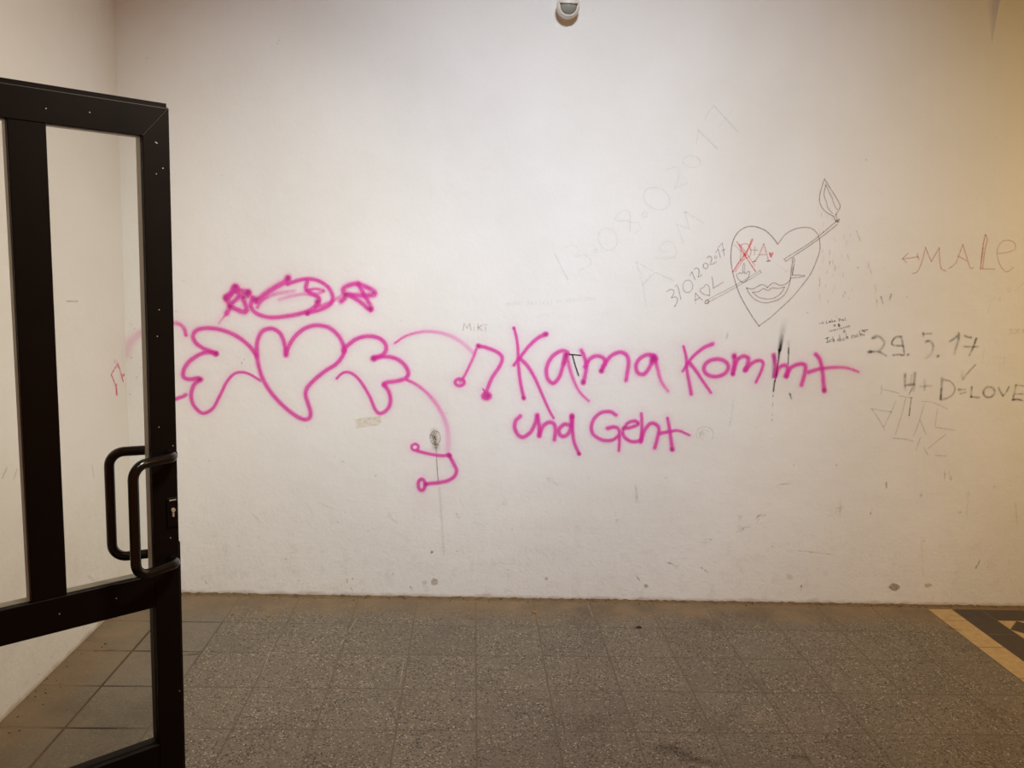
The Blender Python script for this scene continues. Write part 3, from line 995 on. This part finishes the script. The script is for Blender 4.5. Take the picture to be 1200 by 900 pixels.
# --- charcoal writing on the right
CH = 3.6
graffito('charcoal_date', 'black charcoal date 29.5.17 at right, above the charcoal initials', 'graffiti', [
    ('digit', [st('M', [(205, 145), (240, 128), (290, 140), (325, 190), (310, 240), (265, 290)], 4.2, .75, 3.6, .5), st('M', [(155, 293), (200, 290), (260, 288), (300, 305), (345, 332)], 3.6, .7), dot('M', 182, 293, 5.5, .9), dot('M', 225, 138, 6, .5)]),
    ('digit', [st('M', [(505, 130), (450, 135), (410, 180), (415, 215), (470, 225), (520, 225)], 3.2, .85), st('M', [(505, 130), (520, 200), (535, 290), (530, 325), (480, 320), (420, 325)], 3.2, .8)]),
    ('full_stop', [dot('M', 577, 320, 4, .8)]),
    ('digit', [st('M', [(735, 88), (742, 125)], 3, .6), st('M', [(735, 105), (780, 100), (825, 97)], 3, .65), st('M', [(765, 182), (805, 178), (840, 210), (840, 260), (815, 320), (765, 360)], 4, .95, 3.4, .25)]),
    ('full_stop', [dot('M', 893, 335, 4.6, .9)]),
    ('digit', [st('N', [(212, 178), (255, 150), (300, 105)], 3.6, .95), st('N', [(302, 95), (296, 180), (272, 250), (258, 305)], 4.2, .95, 4, .35)]),
    ('digit', [st('N', [(365, 120), (400, 135), (435, 140)], 3.4, .7), st('N', [(488, 150), (460, 230), (415, 325)], 3.6, 1, 3, .8), st('N', [(360, 235), (430, 235), (505, 238)], 3, .65)]),
], CHARCOAL, layer=1)
graffito('charcoal_lettering', 'black charcoal line H + D = LOVE at right edge', 'graffiti', [
    ('letter', [st('M', [(545, 520), (545, 590), (548, 660), (550, 695)], 4, .8, 4, .3), st('M', [(650, 515), (645, 590), (640, 650), (635, 700)], 4.6, .8, 4, .4), st('M', [(550, 645), (600, 637), (640, 635)], 4, .85), st('M', [(612, 535), (606, 640)], 3, .35)]),
    ('plus_sign', [st('M', [(755, 590), (750, 690)], 3.6, .4), st('M', [(705, 655), (825, 650)], 3, .4)]),
    ('letter', [st('N', [(128, 570), (120, 680), (112, 790)], 3.6, 1), st('N', [(150, 585), (210, 600), (255, 650), (260, 700), (215, 760), (120, 800)], 3, .65)]),
    ('equals_sign', [dot('N', 310, 688, 4, 1), st('N', [(300, 692), (375, 686)], 2.6, .5), st('N', [(318, 732), (375, 718)], 2.6, .5)]),
    ('letter', [st('N', [(440, 660), (435, 720), (435, 765)], 2.8, .8), st('N', [(430, 765), (520, 772)], 2.8, .95)]),
    ('letter', [ell('N', 622, 715, 60, 54, 3.2, .8, rot=-.3)]),
    ('letter', [st('N', [(722, 665), (745, 715), (770, 755)], 2.8, .7), st('N', [(832, 660), (805, 715), (770, 755)], 2.8, .75)]),
    ('letter', [st('N', [(905, 640), (890, 720), (875, 795)], 3, .8), st('N', [(905, 640), (985, 650)], 2.6, .6), st('N', [(900, 735), (980, 735)], 2.6, .6), st('N', [(870, 795), (930, 792), (975, 805)], 3, .9)]),
], CHARCOAL, layer=2)
graffito('tick_mark', 'thin charcoal tick above the charcoal letter D', 'graffiti', [
    ('stroke', [st('N', [(345, 495), (335, 540), (345, 580)], 3.4, .3), st('N', [(345, 580), (400, 510), (478, 428)], 3, .4, 2.2, .9)])], CHARCOAL, layer=3)
graffito('pencil_lettering', 'very faint grey word right of the charcoal date', 'graffiti', [
    ('stroke', [st('N', [(575, 245), (562, 330), (550, 400), (595, 415)], 2.6, .35), st('N', [(628, 375), (620, 428)], 2.4, .35), st('N', [(650, 345), (780, 350)], 2.2, .3), st('N', [(780, 355), (725, 370), (730, 412), (778, 400)], 2.4, .35), st('N', [(788, 350), (780, 440)], 2.4, .35), dot('N', 720, 228, 3, .4)])], PENCIL, layer=1)
graffito('pencil_lettering', 'small grey number cut by the right picture edge', 'graffiti', [
    ('digit', [st('N', [(822, 58), (865, 50), (848, 75), (868, 95), (828, 106)], 1.9, .9)]), ('digit', [ell('N', 900, 78, 16, 24, 1.7, .9, .3)]), ('digit', [ell('N', 942, 76, 17, 23, 1.7, .9, .3)]), ('digit', [st('N', [(972, 70), (990, 50), (982, 96)], 1.7, .9)])], PENCIL, layer=2)
graffito('scratch_scribble', 'pale scratched angular scribble under the charcoal letters', 'graffiti', [
    ('stroke', segs('O', [[(260, 125), (330, 138), (400, 155)], [(250, 90), (245, 165)], [(155, 292), (250, 308), (340, 320)], [(375, 225), (340, 305), (270, 450)], [(165, 300), (235, 400), (275, 480)], [(400, 180), (520, 195)], [(462, 200), (420, 360), (370, 520)], [(605, 230), (690, 235), (830, 295)], [(620, 260), (580, 400), (530, 530)], [(592, 400), (640, 520)], [(345, 550), (460, 560), (530, 580)], [(590, 545), (550, 660)], [(740, 290), (720, 440)], [(720, 455), (890, 480)], [(815, 515), (740, 575), (660, 640)], [(620, 630), (655, 700)], [(720, 700), (815, 708)]], 2.2, .55)),
    ('stroke', [st('O', [(520, 105), (490, 165)], 1.6, .8), st('O', [(512, 195), (500, 270), (492, 345)], 1.6, 1), dot('O', 491, 350, 2.4, 1)], CHARCOAL)], GRIME, layer=0)
# --- red-brown MALE with its arrow
graffito('arrow_drawing', 'thin red brown arrow pointing left before the red brown letters', 'graffiti', [
    ('stroke', [st('G', [(345, 260), (395, 255), (455, 245)], 1.8, .85), st('G', [(385, 220), (345, 260), (375, 285)], 1.8, .85, straight=True), st('G', [(455, 222), (450, 240), (462, 262)], 2, .9)])], REDPEN, layer=1)
graffito('pen_lettering', 'thin red brown capital letters MALE at the right edge', 'graffiti', [
    ('letter', [st('G', [(415, 362), (450, 350), (480, 290), (508, 180)], 1.9, .85), st('G', [(508, 180), (530, 235), (550, 278)], 1.9, .9), st('G', [(550, 278), (580, 225), (605, 180)], 1.9, .9), st('G', [(605, 180), (608, 260), (618, 325), (650, 345)], 1.9, .85)]),
    ('letter', [st('G', [(670, 330), (720, 290), (750, 215), (770, 158)], 1.9, .85), st('G', [(770, 158), (790, 220), (815, 305), (830, 328), (845, 318)], 1.9, .85), st('G', [(738, 240), (800, 275)], 1.9, .8)]),
    ('letter', [st('G', [(930, 90), (918, 140), (905, 230), (895, 330)], 2.3, .95), st('G', [(895, 330), (995, 332)], 2.6, .6), st('G', [(930, 90), (942, 125), (926, 200), (910, 325)], 2.2, .85), st('G', [(915, 180), (900, 290)], 3, .5)]),
    ('letter', [st('G', [(1015, 222), (1080, 215), (1138, 190), (1130, 145), (1085, 128), (1040, 145), (1012, 200), (1020, 270), (1050, 330), (1085, 350), (1125, 320)], 1.8, .75)]),
], REDPEN, layer=2)
# --- pen heart pierced by a burning match
PW = 1.7
graffito('pen_heart_drawing', 'brown pen heart with lips and crossed-out red initial inside', 'graffiti', [
    ('heart', [st('P', [(425, 215), (390, 165), (330, 108), (270, 80), (210, 70), (150, 85), (95, 130), (60, 200), (45, 300), (52, 400), (80, 520), (120, 630), (180, 740), (240, 835), (275, 880)], PW + .3, .9), st('P', [(275, 880), (320, 845), (380, 800), (450, 735), (540, 650), (620, 555), (690, 460), (740, 350), (768, 250), (760, 160), (730, 110), (690, 85), (630, 80), (560, 95), (490, 135), (425, 215)], PW, .85)]),
    ('lips', [st('P', [(172, 570), (220, 580), (260, 560), (290, 545), (320, 550), (342, 568)], PW, .85), st('P', [(342, 568), (370, 540), (400, 530), (440, 548), (490, 540), (525, 505), (532, 485)], PW, .85), st('P', [(172, 570), (200, 625), (250, 670), (310, 690), (370, 685), (440, 660), (490, 610), (520, 540), (530, 490)], PW, .85),
              st('P', [(220, 605), (270, 600), (310, 575), (345, 592), (380, 570), (430, 575), (480, 562)], PW, .8), st('P', [(222, 608), (270, 645), (340, 660), (400, 650), (450, 615), (482, 562)], PW, .8)]),
    ('candle', [st('P', [(530, 490), (535, 420), (545, 365)], PW, .85), st('P', [(560, 370), (550, 430), (545, 465)], PW, .85), st('P', [(545, 465), (600, 468), (648, 472), (600, 485), (540, 488)], PW, .8), st('P', [(555, 325), (543, 345), (550, 362), (563, 350)], 1.5, .85, closed=True), st('P', [(548, 400), (540, 470)], 1.6, .7)]),
    ('cup', [st('P', [(90, 455), (100, 490), (140, 525), (180, 500), (198, 445)], PW, .8), st('P', [(105, 458), (120, 446), (132, 455), (148, 442), (165, 455), (185, 438), (200, 440)], PW, .8), st('P', [(142, 440), (146, 378), (158, 380), (156, 440)], 1.5, .7)]),
    ('letter', [st('P', [(130, 220), (126, 290), (120, 345)], 2, .7), st('P', [(125, 220), (175, 213), (207, 262), (195, 315), (128, 350)], 2.2, .7)], REDPEN),
    ('cross', [st('P', [(95, 195), (150, 290), (200, 370), (245, 435)], 2.3, .95), st('P', [(115, 215), (170, 290), (240, 390)], 2, .7), st('P', [(218, 175), (180, 262), (120, 350), (62, 440)], 3, .95), st('P', [(80, 440), (150, 330), (226, 180)], 2.4, .6), st('P', [(75, 220), (130, 280)], 1.6, .6), st('P', [(150, 290), (165, 310)], 4, .9)], RED),
    ('plus_sign', [st('P', [(205, 262), (265, 265)], 2, .7), st('P', [(240, 238), (235, 302)], 2, .7)], REDPEN),
    ('letter', [st('P', [(312, 212), (270, 310), (235, 355)], 2.4, .75), st('P', [(312, 212), (335, 290), (350, 350)], 2.4, .8), st('P', [(275, 302), (330, 300)], 2.4, .65)], REDPEN),
    ('serif', [st('P', [(225, 356), (250, 354)], 2, .95)]), ('serif', [st('P', [(335, 354), (364, 350)], 2.2, .95)]),
    ('small_heart', [poly('P', [(351, 292), (355, 280), (366, 282), (372, 288), (380, 278), (392, 277), (390, 300), (374, 332), (360, 315)], 1.0)], RED),
    ('arrow', [st('P', [(400, 375), (450, 402), (500, 432)], 1.2, .4), st('P', [(478, 440), (500, 435), (508, 425)], 1.8, .6)], PENCIL),
], PEN, layer=0)
graffito('match_drawing', 'brown pen burning match piercing the pen heart, flame at upper right', 'graffiti', [
    ('match_stick', [st('F', [(470, 490), (620, 395), (755, 285)], PW, .85), st('F', [(478, 503), (640, 395), (765, 298)], PW, .85), st('F', [(468, 490), (478, 503)], PW, .85)]),
    ('match_stick', [st('F', [(335, 555), (200, 635), (40, 718)], 1.6, .6), st('F', [(340, 566), (200, 648), (40, 735)], 1.6, .6), st('F', [(335, 553), (341, 567)], 1.6, .7), st('F', [(30, 735), (35, 720), (50, 722), (45, 735)], 1.8, .9, closed=True)]),
    ('match_head', [dot('F', 766, 283, 4.5, 1), st('F', [(755, 280), (775, 270)], 2.6, .9), st('F', [(740, 252), (758, 282)], PW, .9), st('F', [(757, 245), (764, 275)], PW, .8)]),
    ('flame', [st('F', [(748, 255), (700, 228), (670, 185), (668, 130), (693, 45)], PW, .85), st('F', [(693, 45), (730, 105), (770, 170), (780, 202), (755, 245)], PW, .85), st('F', [(700, 80), (690, 130), (703, 170), (712, 205), (738, 238)], 1.7, .75), st('F', [(700, 75), (722, 125), (735, 150), (748, 190), (764, 215)], 1.7, .75)]),
], PEN, layer=3)
rnd = random.Random(11)
specks = []
for i in range(46):
    x, y = rnd.uniform(650, 845), rnd.uniform(210, 720)
    if x > 800: y = rnd.uniform(300, 720)
    L = rnd.uniform(10, 26)
    specks.append(st('F', [(x, y), (x + rnd.uniform(-4, 6), y + L)], rnd.uniform(1.0, 1.5), rnd.uniform(.2, .6)))
graffito('spark_flecks', 'sprinkle of tiny pen flecks falling below the drawn flame', 'graffiti', [('fleck', specks)], PEN, layer=4)
# --- pen dates and initials left of the pen heart
DWD = 1.45
graffito('pen_date', 'slanting dark pen date 31.12.2017 left of the pen heart', 'graffiti', [
    ('digit', [st('J', [(115, 615), (160, 590), (200, 612), (190, 650), (168, 690)], DWD, .85), st('J', [(168, 690), (218, 680), (242, 720), (205, 795)], DWD, .85)]),
    ('digit', [st('J', [(210, 560), (235, 540), (260, 620), (280, 708)], DWD, .85)]),
    ('full_stop', [ell('J', 360, 555, 58, 74, DWD, .75, rot=.1)]),
    ('digit', [st('J', [(385, 430), (410, 385)], DWD, .8), st('J', [(410, 385), (445, 478)], DWD, .85)]),
    ('digit', [st('J', [(430, 360), (465, 340), (492, 370), (482, 445)], DWD, .85), st('J', [(482, 440), (505, 440), (522, 418)], DWD, .85)]),
    ('full_stop', [ell('J', 570, 315, 28, 32, DWD, .85)]),
    ('digit', [st('J', [(585, 222), (615, 200), (642, 232), (622, 298)], DWD, .85), st('J', [(622, 298), (655, 292), (697, 266)], DWD, .8)]),
    ('digit', [ell('J', 686, 212, 14, 15, DWD, .7)]),
    ('digit', [st('J', [(685, 165), (715, 118)], DWD, .75), st('J', [(715, 118), (742, 217)], DWD, .85)]),
    ('digit', [st('J', [(715, 100), (765, 50)], DWD, .85), st('J', [(765, 50), (786, 192)], DWD, .85), st('J', [(755, 142), (797, 120)], DWD, .75)]),
], PEN, layer=1)
graffito('pen_initials', 'dark pen initials A heart L under the slanting date', 'graffiti', [
    ('letter', [st('J', [(450, 635), (447, 728)], DWD, .85), st('J', [(450, 635), (530, 717)], DWD, .85), st('J', [(450, 718), (495, 690)], DWD, .85), dot('J', 450, 755, 1.9, .7)]),
    ('heart', [st('J', [(545, 570), (512, 585), (508, 615), (555, 650), (612, 663)], DWD, .85), st('J', [(612, 663), (618, 600), (600, 545), (570, 535), (548, 568)], DWD, .85)]),
    ('letter', [st('J', [(643, 445), (655, 510), (660, 578)], DWD, .85), st('J', [(660, 578), (775, 505)], DWD, .8)]),
], PEN, layer=2)
FW = 2.0
FA = .55
graffito('pencil_date', 'large faint pencil date 13.08.2017 climbing diagonally up the wall', 'graffiti', [
    ('digit', [st('I', [(105, 650), (130, 702), (157, 753)], FW, FA + .2)]),
    ('digit', [st('I', [(140, 625), (175, 612), (203, 635), (185, 660)], FW, FA * .7), st('I', [(185, 660), (230, 655), (250, 690), (203, 718)], FW, FA)]),
    ('full_stop', [ell('I', 270, 637, 8, 7, FW, FA)]),
    ('digit', [ell('I', 320, 589, 37, 46, FW, FA * .85, rot=-.35)]),
    ('digit', [st('I', [(405, 515), (350, 512), (370, 478), (402, 475), (410, 500), (410, 560)], FW, FA + .1), st('I', [(400, 520), (440, 525), (452, 550), (425, 565)], FW, FA * .7)]),
    ('full_stop', [ell('I', 470, 490, 11, 11, FW, FA + .1), dot('I', 470, 490, 2.2, FA)]),
    ('digit', [ell('I', 518, 425, 56, 42, FW, FA + .05, rot=.5)]),
    ('digit', [st('I', [(555, 308), (600, 298), (608, 335), (590, 383)], FW, FA * .8), st('I', [(590, 383), (640, 362)], FW, FA * .9)]),
    ('digit', [ell('I', 660, 275, 36, 23, FW, FA * .85, rot=.2)]),
    ('digit', [st('I', [(680, 205), (687, 145)], FW, FA), st('I', [(687, 145), (725, 185), (765, 222)], FW, FA + .25)]),
    ('digit', [st('I', [(715, 112), (720, 85), (750, 48)], FW, FA), st('I', [(750, 48), (800, 102), (848, 155)], FW, FA + .3), st('I', [(768, 138), (830, 60)], FW, FA * .5)]),
], PENCIL, layer=3)
graffito('pencil_initials', 'large faint pencil initials under the faint diagonal date', 'graffiti', [
    ('letter', [st('I', [(435, 682), (460, 770), (475, 862)], FW, FA), st('I', [(435, 682), (510, 722), (587, 758)], FW, FA + .1), st('I', [(462, 772), (508, 725)], FW + .6, FA + .1)]),
    ('heart', [st('I', [(510, 665), (560, 668), (597, 655), (590, 615), (568, 597), (545, 605), (530, 632), (560, 640)], FW, FA * .8)]),
    ('letter', [st('I', [(625, 607), (600, 530)], FW, FA), st('I', [(600, 530), (650, 547)], FW, FA), st('I', [(650, 547), (632, 478)], FW, FA), st('I', [(632, 478), (710, 525)], FW, FA + .15)]),
], PENCIL, layer=4)
graffito('pen_lettering', 'tiny brown pen four-letter scrawl above the arc of the note', 'graffiti', [
    ('letter', [st('C', [(385, 102), (389, 72), (403, 93), (415, 72), (420, 102)], 1.4, .75, straight=True)]),
    ('letter', [st('C', [(434, 84), (434, 103)], 1.4, .6), dot('C', 433, 75, 1.5, .5)]),
    ('letter', [st('C', [(450, 72), (450, 104)], 1.4, .75), st('C', [(468, 78), (452, 90), (470, 104)], 1.4, .75, straight=True)]),
    ('letter', [st('C', [(484, 88), (484, 105)], 1.4, .7), st('C', [(476, 79), (490, 77)], 1.4, .6)]),
], PEN, layer=0)


def scrawl(crop, x0, y0, x1, y1, words, hgt, w, a, seed):
    """rows of tiny joined letter shapes too small to read"""
    r = random.Random(seed)
    out = []
    total = sum(words) + len(words) - 1
    i = 0
    for wd in words:
        for k in range(wd):
            t = (i + 0.5) / total
            x, y = x0 + (x1 - x0) * t, y0 + (y1 - y0) * t
            cw = (x1 - x0) / total
            kind = r.randrange(4)
            if kind == 0: out.append(st(crop, [(x - cw * .3, y + hgt * .4), (x - cw * .2, y - hgt * .5), (x + cw * .3, y + hgt * .4)], w, a))
            elif kind == 1: out.append(st(crop, [(x + cw * .25, y - hgt * .3), (x - cw * .2, y), (x + cw * .25, y + hgt * .4)], w, a))
            elif kind == 2: out.append(st(crop, [(x, y - hgt * .6), (x + cw * .05, y + hgt * .45)], w, a))
            else: out.append(st(crop, [(x - cw * .3, y - hgt * .3), (x, y + hgt * .4), (x + cw * .3, y - hgt * .3)], w, a))
            i += 1
        i += 1
    return out


graffito('pencil_lettering', 'two rows of tiny faint pencil writing above the tall pink K', 'graffiti', [
    ('row', scrawl('L', 195, 158, 300, 152, [5], 26, 1.3, .8, 1) + [dot('L', 308, 155, 1.6, .6)] + scrawl('L', 345, 152, 530, 150, [7], 30, 1.3, .8, 2) + scrawl('L', 550, 140, 830, 116, [12], 30, 1.3, .6, 3)),
    ('row', scrawl('L', 400, 245, 540, 222, [6], 26, 1.2, .45, 4))], PENCIL, layer=1)
nt_w = 0.9
graffito('pen_note', 'tiny black pen note of four short rows right of the scorched word', 'graffiti', [
    ('row', [st('K', [(225, 428), (230, 442)], nt_w, .8), st('K', [(252, 428), (242, 436), (252, 442)], nt_w, .7), st('K', [(268, 408), (270, 445)], nt_w, .8), st('K', [(270, 430), (280, 426), (282, 442)], nt_w, .8),
             st('K', [(322, 402), (320, 435), (340, 432)], nt_w, .9), st('K', [(352, 408), (356, 428)], nt_w, .9), st('K', [(365, 420), (380, 412), (368, 405), (366, 425), (382, 422)], nt_w, .9), st('K', [(392, 385), (396, 420), (408, 410), (396, 404)], nt_w, .9), st('K', [(422, 412), (440, 405), (428, 398), (424, 414), (440, 412)], nt_w, .9),
             st('K', [(485, 375), (490, 408)], nt_w, .9), st('K', [(480, 376), (512, 384), (490, 406)], nt_w, .9), st('K', [(545, 385), (528, 390), (532, 402), (546, 392), (550, 402)], nt_w, .9), st('K', [(566, 362), (576, 402)], nt_w, .9)]),
    ('row', [ell('K', 425, 466, 11, 10, nt_w, .9), st('K', [(438, 458), (440, 478)], nt_w, .9), st('K', [(478, 445), (482, 478), (502, 468), (482, 460), (498, 450), (478, 446)], nt_w + .3, .95)]),
    ('row', scrawl('K', 350, 542, 450, 522, [4], 20, nt_w, .85, 7) + scrawl('K', 455, 520, 635, 470, [7], 22, nt_w, .85, 8) + [st('K', [(548, 560), (552, 528), (568, 532), (552, 545), (575, 558)], nt_w, .9)]),
    ('row', [st('K', [(335, 628), (338, 686)], 1.15, .85), st('K', [(308, 640), (352, 622)], 1.4, .9), st('K', [(322, 690), (358, 680)], 1.4, .9), st('K', [(388, 645), (368, 655), (370, 676), (392, 670)], 1.05, .85), st('K', [(405, 612), (408, 682)], 1.05, .85), st('K', [(409, 655), (422, 648), (426, 678)], 1.3, .9),
             st('K', [(492, 642), (470, 650), (474, 672), (496, 660)], 1.05, .85), st('K', [(494, 590), (503, 672)], 1.05, .85), st('K', [(515, 640), (521, 668)], 1.05, .85), st('K', [(556, 628), (540, 640), (545, 660), (562, 650)], 1.05, .85), st('K', [(580, 573), (586, 646)], 1.05, .85), st('K', [(587, 620), (600, 612), (608, 640)], 1.3, .9),
             st('K', [(653, 598), (660, 634)], 1.05, .85), st('K', [(658, 606), (680, 594), (690, 626)], 1.05, .85), st('K', [(700, 594), (707, 622)], 1.05, .85), st('K', [(738, 582), (720, 592), (724, 613), (742, 604)], 1.05, .85), st('K', [(758, 538), (769, 606)], 1.05, .85), st('K', [(768, 580), (785, 572), (791, 600)], 1.3, .9),
             dot('K', 815, 586, 2.4, 1), st('K', [(790, 522), (806, 538), (828, 548)], 1.4, .9), st('K', [(806, 530), (865, 520)], 1.3, .9)]),
], INK, layer=2)
graffito('pencil_lettering', 'faint broken pencil strokes near the right edge below the red brown letters', 'graffiti', [
    *[('stroke', [q]) for q in segs('G', [[(1000, 525), (970, 560)], [(962, 585), (945, 640)], [(1010, 545), (1035, 555), (1030, 530)], [(1085, 470), (1100, 462), (1105, 485), (1088, 492), (1085, 470)], [(1130, 490), (1165, 462), (1200, 430)]], 1.8, .6)]], PENCIL, layer=3)
graffito('charcoal_dashes', 'three short dark dashes left of the faint pencil strokes, above the charcoal date', 'graffiti', [
    ('dash', [st('G', [(195, 528), (210, 575)], 3.0, 1, 1.5, .8)]), ('dash', [st('G', [(268, 508), (257, 546)], 2.4, .9)]), ('dash', [dot('G', 378, 530, 2.6, .7)])], CHARCOAL, layer=4)

# ------------------------------------------------------------------ stains, chips and scuffs: parts of the walls
ZERO = Vector((0, 0, 0))


def smear(l, w, a):
    (x0, y0), (x1, y1) = l
    L = math.hypot(x1 - x0, y1 - y0)
    dx, dy = (x1 - x0) / L, (y1 - y0) / L
    out = []
    if L > 25: return [st('X', [(x0 + dx * L * q / 6, y0 + dy * L * q / 6), (x0 + dx * L * (q + .8) / 6, y0 + dy * L * (q + .8) / 6)], w * rnd.uniform(.6, 1.2), a * rnd.uniform(.5, 1)) for q in range(6)]
    for _ in range(4 + int(w)):
        t, n = rnd.random(), rnd.gauss(0, .28) * w
        k = rnd.uniform(.15, .4) * L
        ax, ay = x0 + dx * L * t - dy * n, y0 + dy * L * t + dx * n
        out.append(st('X', [(ax, ay), (ax + dx * k + rnd.uniform(-1, 1), ay + dy * k + rnd.uniform(-1, 1))], rnd.uniform(1.0, 2.6), a * rnd.uniform(.5, 1.0)))
    return out


def stain(name, strokes, mat, wall=None, onto=on_back, lay=0.0004):
    w = wall or wall_back
    return build_marks(name, strokes, mat, w, ZERO, lay, onto)


stain('tape_residue', [poly('X', [(414, 491), (430, 488), (448, 487), (449, 494), (444, 499), (416, 503)], .75)], TAPE)
stain('smudge', [st('X', [(509, 506), (511, 524)], 15, .8), st('X', [(506, 510), (511, 522)], 8, .9), st('X', [(509, 508), (511, 524)], 4, .95), ell('X', 510, 513, 6, 8, 2.0, .9)], GRIME)
stain('drip_stain', [st('X', [(511, 525), (512, 545), (514, 568)], 2.2, .95), st('X', [(512, 540), (513, 566)], 1.4, .9), st('X', [(515, 572), (517, 600), (520, 650)], 5, .3, 4, .3)], GRIME, lay=0.0009)
stain('ring_scuff', [ell('X', 826, 509, 10, 9, 1.6, .5, t0=.4, t1=1.1), ell('X', 826, 510, 6, 6, 1.6, .5, t0=.3, t1=.9), dot('X', 822, 508, 10, .35)], GRIME)
for x, y, rx, ry, a in ((1048, 688, 6.5, 4.5, .95), (1087, 686, 5.5, 3.0, .6), (509, 682, 4.5, 5, .7), (497, 683, 3, 3, .4), (640, 678, 2.5, 2.5, .6), (757, 687, 3, 2.5, .7), (506, 647, 1.8, 1.8, 1), (925, 676, 5, 4, .3)):
    pts = [(x + rx * (1 + rnd.uniform(-.25, .25)) * math.cos(t * .628), y + ry * (1 + rnd.uniform(-.25, .25)) * math.sin(t * .628)) for t in range(10)]
    stain('chip', [poly('X', pts, a)], HOLE)
for l, w, a in (([(1149, 656), (1144, 664)], 2.4, .9), ([(1038, 562), (1039, 571)], 2, .6), ([(1022, 596), (1020, 603)], 2, .6), ([(1080, 632), (1082, 678)], 2.0, .4), ([(745, 566), (746, 584)], 5, .4), ([(1106, 550), (1108, 562)], 3, .35), ([(1113, 550), (1114, 562)], 3, .35), ([(1160, 657), (1158, 665)], 2, .4),
                ([(1190, 590), (1192, 615)], 4, .3), ([(1135, 575), (1133, 605)], 3, .3), ([(985, 585), (985, 600)], 4, .3), ([(1080, 576), (1079, 584)], 3, .4), ([(868, 600), (866, 610)], 3, .35), ([(890, 605), (888, 612)], 3, .3), ([(720, 600), (722, 612)], 4, .3), ([(534, 600), (538, 606)], 6, .35),
                ([(590, 585), (592, 592)], 6, .25), ([(400, 540), (404, 542)], 3, .3), ([(860, 470), (855, 500)], 5, .25), ([(375, 590), (400, 600)], 4, .25), ([(405, 675), (412, 690)], 3, .5), ([(478, 685), (484, 690)], 3, .5), ([(250, 690), (253, 697)], 3, .5), ([(240, 680), (242, 684)], 2, .7),
                ([(1003, 270), (1010, 286)], 1.4, .4), ([(1017, 305), (1021, 321)], 1.4, .4), ([(1025, 333), (1028, 356)], 1.3, .4), ([(855, 385), (851, 397)], 1.2, .4), ([(905, 635), (930, 650)], 2, .2), ([(934, 645), (975, 650)], 1.4, .9), ([(782, 660), (794, 663)], 1.6, .8), ([(820, 664), (828, 669)], 1.6, .7), ([(862, 622), (874, 618)], 6, .5), ([(884, 610), (893, 604)], 7, .5), ([(815, 635), (832, 634)], 4, .45), ([(939, 683), (939, 692)], 2, .6), ([(744, 672), (750, 680)], 1.6, .6), ([(970, 604), (985, 596)], 5, .4), ([(905, 570), (925, 566)], 4, .3), ([(640, 560), (652, 566)], 5, .3), ([(452, 600), (462, 610)], 5, .35), ([(295, 600), (305, 612)], 4, .3), ([(260, 640), (266, 650)], 4, .3)):
    stain('scuff', smear(l, w, a), GRIME)
dots = []
for x, y in ((327, 47), (325, 51), (172, 68), (215, 329), (206, 376), (206, 365), (695, 12), (1015, 187), (283, 425), (286, 421), (305, 447), (470, 375), (523, 484), (440, 557), (392, 535), (404, 600), (396, 612), (431, 622), (556, 612), (535, 646), (413, 678), (460, 672), (595, 668), (1083, 634), (1048, 651), (1090, 647), (930, 545), (905, 640), (980, 545), (245, 540), (262, 590), (280, 640), (335, 655), (360, 500), (1125, 600), (1005, 313), (1017, 313), (980, 371), (946, 366), (1165, 570), (780, 560), (690, 560), (640, 600), (260, 205), (600, 620), (350, 680)):
    dots.append(dot('X', x, y, rnd.uniform(1.6, 2.8), rnd.uniform(.45, .9)))
tag(stain('specks', dots, CHARCOAL, lay=0.0008), kind='stuff')
for l, w, a in (([(78, 353), (91, 353)], 3, .7), ([(8, 548), (3, 560)], 4, .5), ([(20, 550), (16, 562)], 3.5, .5), ([(108, 545), (110, 560)], 5, .3), ([(104, 675), (110, 680)], 5, .3)):
    stain('scuff', [st('X', l, w, a)], GRIME, wall_left, on_left)
dots = [dot('X', x, y, 1.8, .8) for x, y in ((154, 419 - 0), (157, 385), (166, 383), (148, 185), (144, 191), (120, 371), (70, 590), (60, 770), (45, 790))]
dots = [d for d in dots if d['p'][0][0] < 150]
tag(stain('specks', dots, CHARCOAL, wall_left, on_left, 0.0008), kind='stuff')
dots = [dot('X', x, y, 1.9, .85) for x, y in ((154, 419), (157, 385), (165, 431), (160, 442), (152, 462), (154, 380))]
tag(stain('specks', dots, CHARCOAL, lay=0.0008), kind='stuff')
# dark oily patches trodden into the slabs
SPILL = paint('dark_floor_stain', (44, 32, 24), 0.0, 0.7, breakup=0.6, bscale=25)
for pts, w, a in (([(778, 876), (800, 880)], 40, .55), ([(800, 888), (838, 894)], 22, .6), ([(930, 885), (945, 888)], 16, .6), ([(215, 768), (232, 766)], 7, .8), ([(112, 763), (135, 762)], 6, .6), ([(556, 842), (572, 842)], 8, .3), ([(1110, 735), (1125, 738)], 8, .5)):
    build_marks('floor_stain', [st('X', pts, w, a)], SPILL, floor, ZERO, 0.0016, on_floor)

# fine pink overspray settled on the plaster round the sprayed strokes
from mathutils import kdtree
kd = kdtree.KDTree(len(HAZE_PTS))
for i, (v, hz) in enumerate(HAZE_PTS): kd.insert(v, i)
kd.balance()
me = wall_back.data
att = me.attributes.new('overspray', 'FLOAT', 'POINT')
vals = [0.0] * len(me.vertices)
for i, v in enumerate(me.vertices):
    if v.co.y < 0.01 and 0.5 < v.co.z < 2.0 and v.co.x < 2.25:
        near = kd.find_range(v.co, 0.17)
        if near:
            d = min(q[2] for q in near)
            crowd = min(1.0, len(near) / 60.0)
            vals[i] = 0.20 * max(0.0, 1 - d / 0.05) ** 2 + 0.075 * crowd * max(0.0, 1 - d / 0.16) ** 2
att.data.foreach_set('value', vals)
